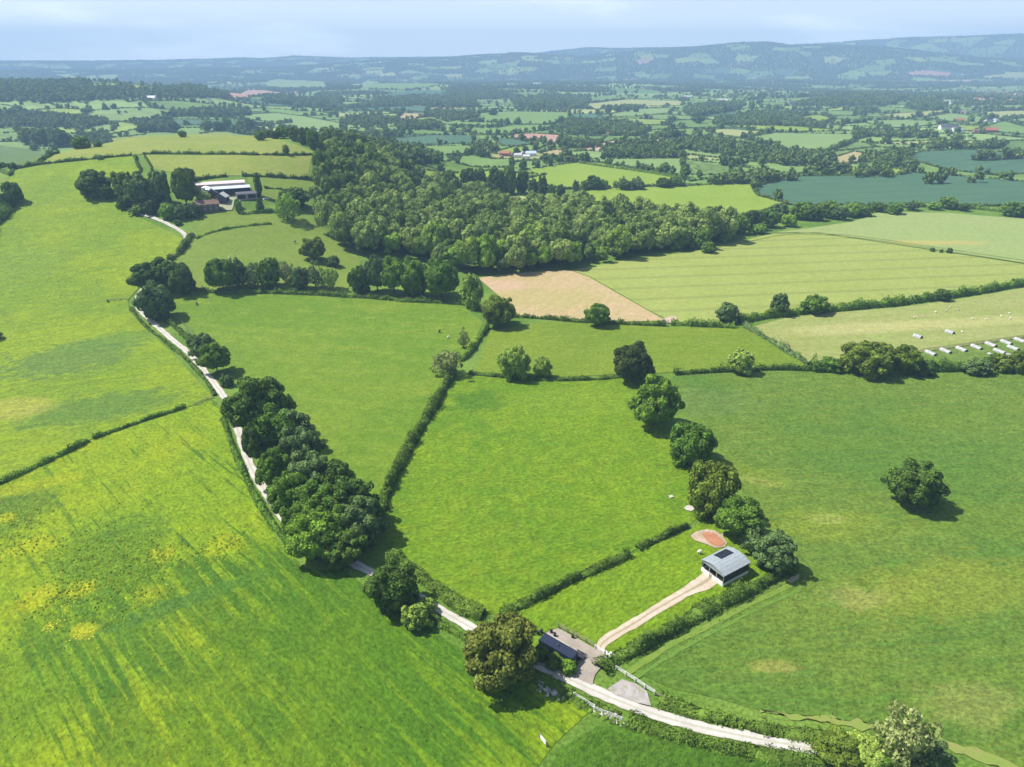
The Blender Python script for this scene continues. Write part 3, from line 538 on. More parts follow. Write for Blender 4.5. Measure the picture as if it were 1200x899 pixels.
# ---------------------------------------------------------------- hedges
def leafquads(P, d, ls, jit=.5):
    n = len(P); nrm = d + RNG.normal(0, jit, (n, 3)); nrm /= np.linalg.norm(nrm, axis=1)[:, None]
    a = np.cross(nrm, RNG.normal(0, 1, (n, 3))); a /= np.linalg.norm(a, axis=1)[:, None]; b = np.cross(nrm, a)
    s = ls*RNG.uniform(.55, 1.45, (n, 1)); a = a*s; b = b*s*.72
    return np.stack([P-a, P-b, P+a, P+b], 1).reshape(-1, 3)
def hedge(px, wd, ht, label, leafk='hedge', dens=1., rough=.5, name='hedge', cat='hedge'):
    Q = path_pts(px, 1.2); n = len(Q); r = np.hypot(*Q.mean(0)); t = np.gradient(Q, axis=0); t /= np.linalg.norm(t, axis=1)[:, None] + 1e-9; nr = np.stack([t[:, 1], -t[:, 0]], 1)
    s = np.arange(n); hv = ht*(1 + rough*(.6*np.sin(s*.31+RNG.random()*6) + .5*np.sin(s*.83+1) + RNG.normal(0, .35, n))); wv = wd*(1 + rough*(.5*np.sin(s*.23+2) + RNG.normal(0, .25, n)))
    hv = np.maximum(hv, ht*.35); wv = np.maximum(wv, wd*.4)
    if n < 2: return
    # woody core
    prof = np.array([(-.36, -.1), (-.36, .4), (-.18, .7), (.18, .7), (.36, .4), (.36, -.1)]); k = len(prof)
    zg = T(Q[:, 0], Q[:, 1]); V = np.concatenate([np.column_stack([Q + nr*(p*wv)[:, None], zg + q*hv]) for p, q in prof])
    i, j = np.meshgrid(np.arange(k-1), np.arange(n-1), indexing='ij'); F = np.stack([i*n+j, i*n+j+1, (i+1)*n+j+1, (i+1)*n+j], -1).reshape(-1, 4)
    L = 1.2*n; ls = min(.13 + r*.0006, .5); m = int(min(L*(wd+2*ht)*1.15*dens/(ls*ls*2), 22000))
    f = RNG.random(m)*(n-1); i0 = f.astype(int); fr = f-i0; i1 = np.minimum(i0+1, n-1); C = Q[i0]*(1-fr)[:, None] + Q[i1]*fr[:, None]
    th = RNG.uniform(-.15, math.pi+.15, m); lat = np.cos(th)*.5*wv[i0]*RNG.uniform(.8, 1.15, m); up = (.08+.92*np.clip(np.sin(th), 0, 1)**.7)*hv[i0]*RNG.uniform(.82, 1.12, m)
    up = up*np.where(RNG.random(m) < .06, 1.25, 1)
    P = np.column_stack([C + nr[i0]*lat[:, None], T(C[:, 0], C[:, 1]) + up]); d = np.column_stack([nr[i0]*np.cos(th)[:, None], np.abs(np.sin(th))+.2])
    LV = leafquads(P, d, ls); LF = np.arange(len(LV)).reshape(-1, 4) + len(V)
    o = add_mesh(name, mesh_np(name, np.vstack([V, LV]), [F, LF], [LEAF[leafk]])); return tag(o, label, cat)
H = hedge
H([(-120,612),(-40,584),(0,567),(40,549),(80,530),(104,518)], 2.0, 1.7, 'dark low hedge between the two left pastures, longer outer stretch', 'mid')
H([(109,515),(140,504),(170,493),(200,484),(218,478)], 1.6, 1.4, 'short dark hedge stretch ending at the pale gap by the lane', 'mid')
H([(571,384),(562,398),(550,414),(541,424)], 2.2, 2.2, 'narrow dark hedge running up to the bronze bush by the bare field', 'mid')
H([(530,441),(516,464),(500,491),(480,524),(463,558),(451,583),(446,600)], 3.4, 3.0, 'thick tall hedge with shaded east side dividing the two central pastures', 'hedge', 1.2)
H([(550,438),(575,441),(600,443),(650,446),(700,445),(737,440)], 2.2, 1.5, 'low hedge along the top of the lush middle pasture')
H([(790,439),(820,437),(860,435),(900,433),(950,434)], 2.6, 2.0, 'clipped hedge along the top of the green crop')
H([(950,434),(1000,436),(1060,436),(1100,434),(1150,433),(1210,430),(1280,428)], 4.0, 4.0, 'tall uneven hedge below the white arks', 'mid', 1.2, .45)
H([(598,371),(640,374),(690,378),(735,380),(780,382)], 2.6, 1.9, 'hedge below the bare brownish field')
H([(786,380),(830,383),(860,384)], 3.4, 2.8, 'bushy hedge stretch at the pale gateway', 'mid')
H([(866,378),(900,372),(940,367),(1000,362),(1050,357),(1110,349),(1160,341),(1215,331),(1290,318)], 4.2, 3.8, 'long dark bushy hedge below the wheat field', 'mid', 1.1, .35)
H([(873,384),(890,393),(905,402),(925,414),(948,428)], 3.0, 2.2, 'loose scrubby hedge slanting down to the big oak pair', 'grey', .8, .6)
H([(588,721),(615,708),(640,696),(665,683),(690,672),(736,651)], 2.6, 1.7, 'neat hedge between the lush pasture and the paddock, longer part')
H([(747,644),(765,635),(785,626),(806,617)], 2.0, 1.5, 'neat hedge between the lush pasture and the paddock, shorter part by the soil patch')
H([(458,652),(475,664),(500,682),(525,700),(548,716),(566,722)], 4.0, 2.0, 'broad rough hedge along the upper side of the lane', 'bramble', 1, .4)
H([(703,786),(715,776),(740,764),(770,749),(800,732),(830,714),(860,701),(890,687),(916,671)], 3.3, 2.2, 'wide dark hedge between the paddock and the green crop', 'hedge', 1.2, .55)
H([(772,821),(810,834),(855,847),(915,859),(965,866)], 3.2, 1.3, 'bright bramble bank above the lane near the crop', 'bramble', 1, .6)
H([(735,843),(795,864),(855,878),(915,888),(965,896)], 3.4, 1.2, 'rough bramble bank below the lane', 'bramble', 1, .6)
H([(640,800),(660,810),(685,821),(708,831),(728,838)], 2.4, 1.0, 'weedy bank between the lane and the rubble', 'bramble', .9, .6)
H([(560,755),(585,768),(610,781),(630,794)], 2.6, 1.2, 'weedy lane edge in the shade of the bronze tree', 'bramble', .8, .5)
H([(468,703),(500,722),(530,740),(558,755)], 2.2, 1.0, 'low weedy bank on the lower side of the lane', 'bramble', .8, .5)
H([(262,492),(272,522),(284,550),(298,580),(316,610),(338,640)], 1.9, 1.4, 'dark ditch hedge on the left of the lane beside the tree belt', 'mid', 1, .4)
H([(154,362),(168,380),(186,395),(205,410),(225,428),(242,447),(252,464)], 1.6, 1.0, 'low verge hedge on the left of the upper lane', 'hedge', .9, .4)
H([(196,376),(210,388),(222,398),(232,408)], 2.6, 1.8, 'short hedge between the lane and the mown pasture', 'hedge', 1, .5)
H([(-60,205),(0,201),(20,198),(80,190),(120,186),(155,183)], 2.4, 2.4, 'dark hedge along the upper edge of the sunlit pasture', 'dark')
H([(168,181),(200,180.6),(230,181),(270,181.5),(300,182),(335,182.5),(366,182)], 2.2, 2.2, 'straight dark hedge across the hilltop', 'dark')
H([(159,184),(161,192),(165,201),(160,206)], 2.0, 2.2, 'short dark hedge dropping from the hilltop corner', 'dark')
H([(170,184),(176,193),(178,200),(174,206)], 1.4, 1.6, 'thin hedge beside the hilltop corner track', 'dark')
H([(228,212),(245,209.5),(266,207)], 2.4, 2.4, 'short hedge behind the farm sheds', 'dark')
H([(284,206.5),(310,207.5),(340,209),(366,211)], 2.4, 2.6, 'hedge right of the poplar above the farm', 'dark')
H([(310,221),(330,222.5),(350,225),(370,228)], 1.6, 1.5, 'thin hedge below the poplar pasture', 'dark')
H([(42,194),(50,188),(60,182.5),(70,180)], 2.4, 2.4, 'curving dark hedge beside the hill shoulder crop', 'dark')
H([(229,280),(245,274),(265,269),(290,265),(318,263)], 2.4, 1.2, 'faint low hedge line across the farm pasture', 'mid', .8)
H([(198,306),(206,301),(214,294),(220,284),(225,276)], 3.6, 3.2, 'dark hedge at the bend of the farm lane', 'hedge')
H([(282,251),(300,250),(320,249),(340,251)], 3.0, 2.2, 'garden hedge along the farm pasture', 'mid')
H([(-14,278),(-4,262),(6,252),(12,240)], 7.0, 5.5, 'tall dark hedge at the left edge of the upper pasture', 'mid')
H([(205,337),(240,342),(290,344),(330,344),(370,346),(420,349),(470,353),(545,357)], 3.2, 2.0, 'low hedge along the foot of the tree row with ground shade put into its dark leaves', 'dark')  # dark leaf colour stands in for the shade on the ground here
H([(1000,245),(1025,247),(1060,243),(1100,243),(1150,246),(1190,250)], 4.0, 3.5, 'far hedge between the teal crop and the ripening crop', 'mid')
H([(680,192),(700,195),(730,199),(770,205),(800,211)], 4, 3.5, 'hedge across the yellow green field beyond the wood', 'mid')
H([(915,206),(960,207),(1000,206.5),(1050,208)], 3, 2, 'thin hedge along the top of the teal crop', 'mid')

# ---------------------------------------------------------------- trees near enough to tell apart
ORD = 'first second third fourth fifth sixth seventh eighth ninth tenth eleventh twelfth thirteenth fourteenth fifteenth sixteenth seventeenth eighteenth nineteenth twentieth'.split()
def nth(i): return ORD[i] if i < 20 else str(i+1) + ('st' if i % 10 == 0 else 'nd' if i % 10 == 1 else 'rd' if i % 10 == 2 else 'th')
t = tree
# the belt of big trees beside the lane
g = 'trees of the dense belt beside the lane'
for cx, cy, wd, hp, lk, lb in [
    (303,478,72,74,'dark','broad dark tree at the upper end of the lane tree belt'), (322,508,56,56,'mid','tree next to the broad dark one at the upper end of the lane belt'), (341,505,50,50,'grey','greyish tree on the pasture side of the upper lane belt'),
    (303,520,38,50,'dark','small dark tree over the lane in the upper belt'), (350,530,54,54,'grey','pale greyish tree in the middle of the lane belt'), (323,548,42,48,'mid','green tree over the lane in the middle of the belt'), (362,560,60,56,'grey','light rounded tree in the middle of the lane belt'),
    (388,563,48,50,'dark','dark tree on the pasture side of the middle belt'), (340,580,52,54,'mid','green tree above the lane bend in the belt'), (372,590,58,56,'mid','full green tree in the lower middle of the belt'), (408,588,62,58,'dark','big dark tree on the pasture side of the lower belt'),
    (384,622,54,54,'mid','rounded tree behind the bright green one in the lower belt'), (350,615,40,46,'mid','tree above the last visible bend of lane in the belt'), (421,612,58,60,'grey','grey green tree at the lower right of the belt'), (366,632,56,60,'fresh','bright green tree at the lower end of the belt'),
    (400,640,50,46,'dark','shaded tree over the lane at the lower end of the belt'), (437,607,30,44,'dark','narrow dark tree at the hedge corner of the belt')]:
    t(cx, cy, wd*1.1, hp*1.06, lk, 'big', lb, group=g)
t(460,687,62,60,'dark','big','dark rounded tree beside the lane just below the belt'); t(482,704,24,26,'mid','med','small tree tucked behind the dark rounded lane tree')
t(487,722,34,36,'light','med','bright rounded bush on the field side of the lane', 'bush'); t(498,712,26,24,'light','med','smaller bright bush by the lane next to the rounded one', 'bush')
t(585,764,92,88,'brown','big','large bronze tree overhanging the lane beside the container')
t(634,766,24,22,'bramble','med','leafy bush at the left end of the container', 'bush'); t(650,774,24,20,'bramble','med','leafy bush in front of the middle of the container', 'bush'); t(666,782,22,20,'fresh','med','leafy bush at the yard entrance by the container', 'bush')
t(985,877,58,46,'olive','big','olive bushy tree over the lane at the bottom edge'); t(1018,882,50,40,'light','big','light bushy tree between the two trees at the bottom edge'); t(1060,862,62,92,'pale','open','tall pale sparse tree at the bottom edge beside the dry margin'); t(1088,882,50,40,'grey','big','dark grey bushy tree at the bottom edge, right of the tall pale one'); t(1040,893,46,30,'mid','big','low dark tree at the very bottom edge')
# right of the lush pasture
t(742,427,50,50,'copper','big','dark almost black green tree at the corner of the lush pasture'); t(769,474,62,62,'mid','big','large round green tree below the dark corner tree'); t(810,520,56,54,'mid','big','round green tree, second of the line down from the corner')
t(835,572,62,70,'olive','big','olive tree in the line above the clay patch'); t(868,608,58,56,'mid','big','full green tree just above the barn'); t(884,633,30,34,'grey','med','small greyish tree beside the barn fence'); t(908,646,52,52,'grey','big','pale greyish tree at the corner behind the barn')
t(1072,570,68,58,'dark','big','lone round dark tree in the green crop')
t(927,665,20,20,'bramble','med','low bush at the end of the paddock hedge', 'bush')
# hedgerow trees in the middle
t(524,425,38,36,'pale','open','pale grey leaning tree on the dividing hedge'); t(543,397,15,28,'pale','open','thin pale young tree standing beside the dividing hedge')
t(602,426,38,40,'light','big','rounded light tree on the low hedge above the lush pasture'); t(636,431,21,26,'light','med','smaller tree beside the rounded one on the low hedge')
t(585,366,42,38,'olive','big','olive bushy tree at the corner of the bare field'); t(553,342,28,44,'light','med','pale tall tree at the right end of the wood edge row')
t(700,370,30,28,'mid','big','round tree on the hedge below the bare field'); t(853,367,26,24,'grey','med','greyish bush tree at the left end of the wheat hedge'); t(914,357,22,28,'grey','med','slender greyish tree on the wheat hedge'); t(956,357,32,24,'mid','med','broad tree on the wheat hedge'); t(1105,346,18,14,'dark','med','dark small tree standing in the long wheat hedge')
t(868,424,32,30,'light','med','pale round tree on the clipped hedge of the green crop')
t(1016,420,58,44,'olive','big','largest round oak on the hedge left of the white arks'); t(1062,422,38,36,'olive','big','smaller round oak beside the largest oak and the arks'); t(1083,432,26,20,'dark','med','dark bush right of the two oaks', 'bush'); t(975,428,28,18,'mid','med','bush left of the two oaks on the hedge', 'bush')
t(1145,430,34,18,'grey','med','whitish flowering bush on the hedge below the arks', 'bush'); t(1171,426,28,22,'olive','med','olive bush on the hedge below the last arks', 'bush'); t(1196,424,24,28,'olive','med','tree on the hedge at the edge of view below the arks')
t(1093,293,6,6,'dark','small','first of three little dark bushes in the ripening crop', 'bush'); t(1103,294.5,5,5,'dark','small','smallest, middle one of three little dark bushes in the ripening crop', 'bush'); t(1113,294,8,8,'dark','small','largest of three little dark bushes in the ripening crop', 'bush')
# along the upper lane
t(172,326,40,38,'dark','big','dark tree left of the cluster at the upper lane bend'); t(192,322,46,40,'dark','big','dark tree in the middle of the cluster at the upper lane bend'); t(210,326,36,38,'dark','big','dark tree right of the cluster at the upper lane bend'); t(182,354,42,44,'grey','big','grey green tree below the dark cluster by the lane')
t(238,406,34,34,'grey','med','pale grey tree by the lane above the green one'); t(252,420,38,40,'mid','big','green tree with a shadow tail by the lane'); t(265,447,16,16,'grey','med','small bush by the lane above the tree belt', 'bush'); t(228,402,18,18,'hedge','med','small bush behind the pale grey lane tree', 'bush')
t(-12,389,22,20,'dark','med','dark tree just outside the left edge whose shadow falls on the pasture')
# row at the foot of the farm pasture
for cx, cy, wd, hp, lk, sh, lb in [(259,323,38,40,'mid','big','full dark green tree at the left end of the thin tree row'), (278,320,22,38,'grey','med','slim tree beside the full one in the thin row'), (297,322,24,34,'grey','open','airy pale tree in the thin row'), (315,320,26,36,'mid','med','rounded middle tree of the thin row'),
    (334,318,18,42,'pale','open','tall bare looking tree of the thin row'), (350,326,24,28,'grey','med','low tree in the thin row'), (368,322,24,34,'grey','open','airy tree near the right end of the thin row'), (386,326,24,30,'light','open','light airy tree at the right end of the thin row'),
    (367,293,32,28,'olive','big','olive round tree in the farm pasture'), (391,306,16,14,'grey','med','small tree at the wood edge near the olive one'),
    (421,328,26,34,'dark','big','dark rounded tree, first of the front row of the wood'), (441,322,30,44,'grey','big','greyish tree, second of the front row of the wood'), (461,324,36,46,'mid','big','green tree, third of the front row of the wood'), (486,326,36,46,'mid','big','green tree, fourth of the front row of the wood'), (517,328,46,48,'mid','big','broad tree, fifth of the front row of the wood')]:
    t(cx, cy, wd, hp, lk, sh, lb)
# farm trees
for cx, cy, wd, hp, lk, sh, lb in [(109,215,40,32,'dark','big','spreading dark tree at the left end of the farm trees'), (124,225,18,18,'dark','med','small dark tree under the spreading one'), (145,218,30,32,'olive','med','olive tree among the farm trees'), (164,224,34,40,'grey','med','grey tree among the farm trees'), (187,222,28,40,'grey','med','tall airy grey tree among the farm trees'),
    (176,243,22,18,'copper','med','dark copper bush by the farm lane'), (215,221,30,44,'olive','big','tall bronze conifer like tree left of the sheds'), (221,210,20,26,'dark','med','dark tree top behind the bronze farm tree'), (197,248,20,20,'fresh','med','bright round bush by the farm lane'), (213,248,22,18,'grey','med','grey bush beside the brown house'), (226,247,20,18,'grey','med','second grey bush beside the brown house'),
    (239,231,20,14,'light','med','light round tree between the house and the sheds'), (208,261,10,7,'grey','small','small bush by the bend of the farm lane'), (335,243,32,34,'fresh','open','big light tree at the right of the farm garden'), (345,231,36,22,'dark','med','dark trees behind the big light garden tree'), (278,239,10,12,'mid','small','bush beside the farm drive'), (280,246,9,10,'mid','small','bush at the farm drive end'), (145,238,20,16,'hedge','med','bush at the lane corner below the farm trees'), (160,247,16,12,'mid','med','bush on the bend where the farm lane turns')]:
    t(cx, cy, wd, hp, lk, sh, lb, 'bush' if 'bush' in lb.split() else 'tree')
t(302,217,9,36,'dark','column','tall narrow dark poplar beside the farm', name='poplar_tree'); t(304,239,10,18,'dark','cone','small dark conifer below the poplar', name='conifer_tree')
# hill shoulder and left edge
for cx, cy, wd, hp, lk, sh, lb in [(15,226,22,26,'mid','med','tree on the hedge at the left edge of the upper pasture'), (6,236,16,20,'dark','med','darker tree below it on the left edge hedge'), (33,160,26,20,'olive','med','olive tree at the hill shoulder, leftmost of its group'), (50,160,24,24,'grey','med','grey tree in the hill shoulder group'), (70,167,26,22,'dark','big','round dark tree of the hill shoulder group'),
    (95,168,22,16,'mid','med','bush tree right of the round dark one on the hill shoulder'), (115,169,10,9,'grey','small','small round bush on the hill shoulder'), (117,185,9,6,'mid','small','little bush on the crest hedge'), (14,195,12,9,'dark','small','dark bush at the crest hedge corner'), (2,194,12,8,'dark','small','second dark bush at the left crest hedge'), (40,172,10,10,'mid','small','small tree at the hedge of the hill shoulder crop'), (160,204,12,7,'dark','small','dark bush at the end of the hilltop corner hedge'), (335,176,9,12,'olive','small','lone small olive tree on the hilltop hedge')]:
    t(cx, cy, wd, hp, lk, sh, lb, 'bush' if 'bush' in lb.split() else 'tree')
g = 'dark trees along the hill crest'
for i, (cx, cy, wd, hp) in enumerate([(166,153,14,10),(178,152,16,11),(190,152,16,10),(203,152,18,13),(213,154,10,8),(243,150,14,14),(256,151,14,12),(267,149,12,14),(282,150,14,13),(292,150,14,16),(303,153,14,13),(313,157,12,9),(322,158,12,10),(331,155,18,15),(345,157,14,18),(356,160,16,20),(367,164,16,24),(378,168,18,22),(390,170,18,24)]):
    t(cx, cy, wd, hp, ['dark','mid','olive'][i % 3], 'med', nth(i) + ' tree from the left in the dark line along the hill crest', group=g)
g = 'trees of the wooded slope right of the hill'
for i, (cx, cy, wd, hp) in enumerate([(378,196,24,40),(392,190,24,34),(407,176,22,30),(420,185,24,34),(434,192,24,34),(447,200,24,30),(460,205,22,30),(474,203,20,34),(484,208,16,28),(400,207,26,26),(418,208,22,24),(388,212,22,24),(440,214,20,20),(425,170,18,22),(412,165,18,20),(440,182,18,24)]):
    t(cx, cy, wd, hp, ['mid','dark','grey','dark'][i % 4], 'med', 'dark green tree of the wooded slope beside the hill', group=g)
g = 'tall dark trees behind the central wood'
for i, (cx, cy, wd, hp) in enumerate([(512,212,18,20),(528,210,18,22),(548,212,22,28),(562,211,20,26),(581,213,22,34),(597,212,22,34),(612,214,16,30),(625,219,12,26),(636,218,14,30),(646,224,10,20),(657,224,10,16),(675,219,8,16),(695,214,20,18),(706,216,14,12),(733,217,20,10),(748,217,18,10),(778,214,20,12),(790,213,12,12),(675,231,6,10)]):
    t(cx, cy, wd, hp, ['dark','mid','dark','grey'][i % 4], 'med', nth(i) + ' tree from the left in the row behind the central wood', group=g)
g = 'trees of the belt along the pale crops'
for i, (cx, cy, wd, hp) in enumerate([(706,266,26,28),(724,275,24,26),(742,270,26,28),(760,278,22,24),(776,272,26,24),(795,282,24,24),(800,266,24,22),(822,280,28,26),(838,266,22,22),(850,272,24,24),(866,263,26,24),(882,258,26,24),(900,256,24,22),(915,250,24,22),(925,258,18,16),(938,247,26,22),(955,250,22,18),(970,246,24,20),(985,250,20,16),(998,246,22,18),(1012,247,20,14),(1030,243,18,12),(1048,245,20,12),(1070,241,18,11),(1095,241,16,10),(1110,238,22,14),(1130,243,14,8),(1188,245,26,18),(1205,248,20,14),(890,268,18,12),(830,290,18,14)]):
    t(cx, cy, wd, hp, ['mid','dark','mid','grey','fresh'][i % 5], 'med', nth(i) + ' tree from the left in the belt along the pale crops', group=g)
# single trees of the middle distance
for cx, cy, wd, hp, lb in [(779,197,18,13,'round dark tree alone in the yellow green field'), (803,198,10,13,'dark tree right of the lone round one beyond the wood'), (613,193,12,14,'dark tree beside the distant red roofed farm'), (971,178,11,12,'round tree at the corner of the tan field'), (988,201,6,6,'little tree on the teal crop edge'), (803,202,14,13,'big dark tree at the left end of the far belt'), (820,204,9,10,'small dark tree of the far belt'), (578,131,12,9,'lone round tree in the far green field'), (594,143,10,9,'left of two round trees in the far green field'), (607,142,10,9,'right of two round trees in the far green field'), (658,140,9,8,'round tree in front of the far copse'),
    (700,131,7,7,'first small tree of the far field row'), (713,130,8,8,'second small tree of the far field row'), (724,128,10,8,'third small tree of the far field row'), (736,128,6,7,'fourth small tree of the far field row'), (745,128,8,8,'fifth small tree of the far field row'), (847,127,7,10,'paired slim tree in the pale fields'), (881,124,8,12,'tall slim tree in the pale fields'), (909,127,8,10,'dark tree on the far belt'), (899,130,7,7,'small round tree left of the dark belt tree'), (819,140,16,9,'dark round tree at the left of the pale fields'), (845,147,9,8,'round tree at the pale field corner'), (877,150,8,7,'small tree on the pale field hedge'), (1077,134,9,8,'round tree in the far pale fields'), (1161,137,9,9,'round tree near the far farms'), (1138,139,9,9,'light tree between the far farms'), (1120,128,9,7,'dark tree by the far hamlet'), (1174,205,8,8,'round dark bush on the teal crop hedge'), (1089,146,7,6,'bush tree left of the far grey shed')]:
    t(cx, cy, wd, hp, random.choice(['dark','mid','mid']), 'small', lb)

# ---------------------------------------------------------------- the woods: the nearest trees one by one, the rest as one mass
def fill(poly, spacing, jitter=.42, tall=0.):
    q = np.array(poly, float)[:, 1]; W = at(poly, tall*(q.max()-q)/(q.max()-q.min()))[:, :2]; lo, hi = W.min(0), W.max(0); gx, gy = np.meshgrid(np.arange(lo[0], hi[0], spacing), np.arange(lo[1], hi[1], spacing)); G = np.stack([gx.ravel(), gy.ravel()], 1)
    G = G + RNG.uniform(-jitter, jitter, G.shape)*spacing; return G[inside(G, W)]
WOOD = [(372,262),(366,250),(378,228),(420,216),(490,224),(560,234),(610,250),(690,252),(740,262),(800,266),(845,272),(868,270),(850,284),(800,292),(740,301),(690,312),(640,318),(600,322),(570,322),(540,318),(500,312),(470,304),(425,300),(400,292),(386,280)]
G = fill(WOOD, 9.0); G = np.vstack([G, fill([(366,220),(384,196),(405,182),(440,188),(478,206),(494,222),(440,228)], 10)])
clr = at([(600,232)])[0]; G = G[np.hypot((G[:, 0]-clr[0])*.62, (G[:, 1]-clr[1])*.5) > 18]
G = G[np.argsort(np.hypot(G[:, 0], G[:, 1]))]; n_ind = max(0, min(300-N_TREES-2, len(G))); print('trees so far', N_TREES, 'wood', len(G), 'individual', n_ind)
for x, y in G[:n_ind]:
    a = random.choice([3.6, 5.2, 6.4, 7.6, 9.0])*random.uniform(.9, 1.1); b = a*random.uniform(.85, 1.25); z = float(T(x, y)); lk = random.choices(['wood','fresh','light','mid','grey','olive'], [7,4,4,1,1,1])[0]
    tree_at((x, y, z), a, b, b*1.15+1.5, lk, 'wood', 'leafy tree in the front part of the dense central wood', group='trees of the central wood', trunk=False)
FP, FS, FI = [], [], []      # far mass: place, size, shape
def far_add(P, a, b, kind=None):
    n = len(P); FP.append(np.column_stack([P, T(P[:, 0], P[:, 1])])); FS.append(np.column_stack([a, a, b])); FI.append(RNG.integers(0, 5, n))
def mass(name, label, P, Sx, idx, mats, shapes):
    c = bpy.data.collections.new(name + '_kinds')
    for i, me in enumerate(shapes):
        o = bpy.data.objects.new('tree_kind', me); o.material_slots[0].link = 'OBJECT'; o.material_slots[0].material = mats; c.objects.link(o)
    me = bpy.data.meshes.new(name); me.vertices.add(len(P)); me.vertices.foreach_set('co', P.astype(np.float32).ravel())
    for nm, ty, v in (('size', 'FLOAT_VECTOR', Sx), ('turn', 'FLOAT', RNG.uniform(0, 6.28, len(P))), ('shape', 'INT', idx)):
        a = me.attributes.new(nm, ty, 'POINT'); a.data.foreach_set('vector' if ty == 'FLOAT_VECTOR' else 'value', np.asarray(v, np.int32 if ty == 'INT' else np.float32).ravel())
    o = add_mesh(name, me); tag(o, label, kind='stuff')
    ng = bpy.data.node_groups.new(name, 'GeometryNodeTree'); ng.interface.new_socket('Geometry', in_out='INPUT', socket_type='NodeSocketGeometry'); ng.interface.new_socket('Geometry', in_out='OUTPUT', socket_type='NodeSocketGeometry')
    nw = ng.nodes.new; gi, go, ip, ci = nw('NodeGroupInput'), nw('NodeGroupOutput'), nw('GeometryNodeInstanceOnPoints'), nw('GeometryNodeCollectionInfo')
    ci.inputs['Collection'].default_value = c; ci.inputs['Separate Children'].default_value = True; ci.inputs['Reset Children'].default_value = True
    def na(nm, ty):
        q = nw('GeometryNodeInputNamedAttribute'); q.data_type = ty; q.inputs['Name'].default_value = nm; return q.outputs['Attribute']
    cx = nw('ShaderNodeCombineXYZ'); L = ng.links.new; L(na('turn', 'FLOAT'), cx.inputs['Z']); er = nw('FunctionNodeEulerToRotation'); L(cx.outputs[0], er.inputs[0])
    L(gi.outputs[0], ip.inputs['Points']); L(ci.outputs[0], ip.inputs['Instance']); ip.inputs['Pick Instance'].default_value = True
    L(na('shape', 'INT'), ip.inputs['Instance Index']); L(er.outputs[0], ip.inputs['Rotation']); L(na('size', 'FLOAT_VECTOR'), ip.inputs['Scale']); L(ip.outputs[0], go.inputs[0])
    o.modifiers.new('trees', 'NODES').node_group = ng; return o
Gr = G[n_ind:]
if len(Gr):
    a = RNG.choice([3.6, 5.2, 6.4, 7.6, 9.2], len(Gr))*RNG.uniform(.9, 1.1, len(Gr)); b = a*RNG.uniform(.85, 1.25, len(Gr)); P = np.column_stack([Gr, T(Gr[:, 0], Gr[:, 1]) + b*1.1+1.5])
    mass('woodland', 'rear mass of the dense central wood with lighter and darker crowns', P, np.column_stack([a, a, b]), RNG.integers(0, 6, len(Gr)), LEAF['wood'], CR['wood'])
# copses and belts of the middle distance
COPSE = [[(712,170),(725,168),(750,170),(800,173),(800,186),(760,187),(707,183)], [(800,183),(840,188),(872,185),(900,192),(870,195),(817,189)], [(825,213),(855,203),(880,199),(900,195),(933,198),(937,205),(900,210),(883,214),(842,218)], [(940,205),(955,190),(975,187),(1000,187),(998,195),(975,195),(958,197)],
 [(800,160),(830,157),(870,165),(910,172),(960,178),(980,186),(975,192),(950,196),(910,193),(880,185),(850,178),(800,170)], [(1020,178),(1050,172),(1067,170),(1067,180),(1055,187),(1073,195),(1070,198),(1043,197),(1022,193)], [(1067,172),(1117,168),(1167,162),(1183,167),(1167,174),(1100,176)], [(1000,147),(1042,150),(1093,155),(1093,162),(1058,163),(1000,157)],
 [(1098,158),(1133,160),(1127,165),(1100,165)], [(833,143),(847,133),(875,132),(927,135),(967,145),(967,152),(930,147),(850,145)], [(648,153),(670,135),(693,137),(733,140),(760,152),(758,160),(730,160),(673,158)], [(653,170),(662,158),(693,162),(707,170),(678,175)], [(630,187),(663,178),(687,180),(685,188),(642,192)],
 [(760,162),(785,150),(800,153),(800,160),(767,163)], [(400,142),(425,133),(467,135),(467,145),(400,147)], [(468,150),(477,142),(507,138),(520,147),(500,153),(470,153)], [(427,162),(433,150),(470,152),(472,162)], [(433,173),(475,163),(487,172),(467,179),(450,178)], [(503,135),(508,127),(563,132),(562,137),(533,142)], [(528,148),(533,143),(583,147),(582,151)],
 [(552,170),(567,162),(588,170),(567,178),(573,185),(558,185)], [(483,187),(493,186),(537,193),(538,198),(487,197)], [(437,115),(483,110),(550,113),(558,127),(527,127),(483,123),(437,125)], [(-60,95),(60,92),(110,100),(200,105),(250,103),(240,115),(120,118),(50,122),(-60,120)], [(-60,130),(60,128),(130,140),(100,153),(40,148),(-60,152)], [(150,140),(200,133),(200,145),(160,148)],
 [(87,157),(123,151),(140,151),(146,153),(105,163)], [(200,132),(242,123),(293,125),(293,135),(233,138)], [(305,115),(343,112),(400,112),(400,128),(367,127),(325,120)], [(600,118),(640,108),(690,112),(688,127),(640,130),(605,128)], [(800,128),(830,120),(870,118),(868,126),(812,138)], [(930,122),(1000,108),(1060,112),(1050,122),(1000,124),(940,126)], [(1000,130),(1012,122),(1030,128),(1012,134)], [(1060,124),(1080,112),(1110,120),(1105,130),(1085,131)],
 [(1000,197),(1046,198),(1040,202),(1010,201)], [(1080,203),(1110,206),(1160,211),(1155,214),(1085,207)], [(1140,179),(1200,182),(1200,185),(1145,182)], [(380,155),(400,148),(430,156),(470,166),(520,188),(500,195),(470,188),(420,168)]]
for p in COPSE:
    c = at(p).mean(0); r = np.hypot(*c[:2]); Gc = fill(p, 9 if r < 1500 else 11 if r < 2600 else 16, .42, 12.)
    if len(Gc): a = RNG.uniform(4.2, 7.2, len(Gc))*(1 if r < 2200 else 1.25); far_add(Gc, a, a*RNG.uniform(.8, 1.3, len(Gc)))
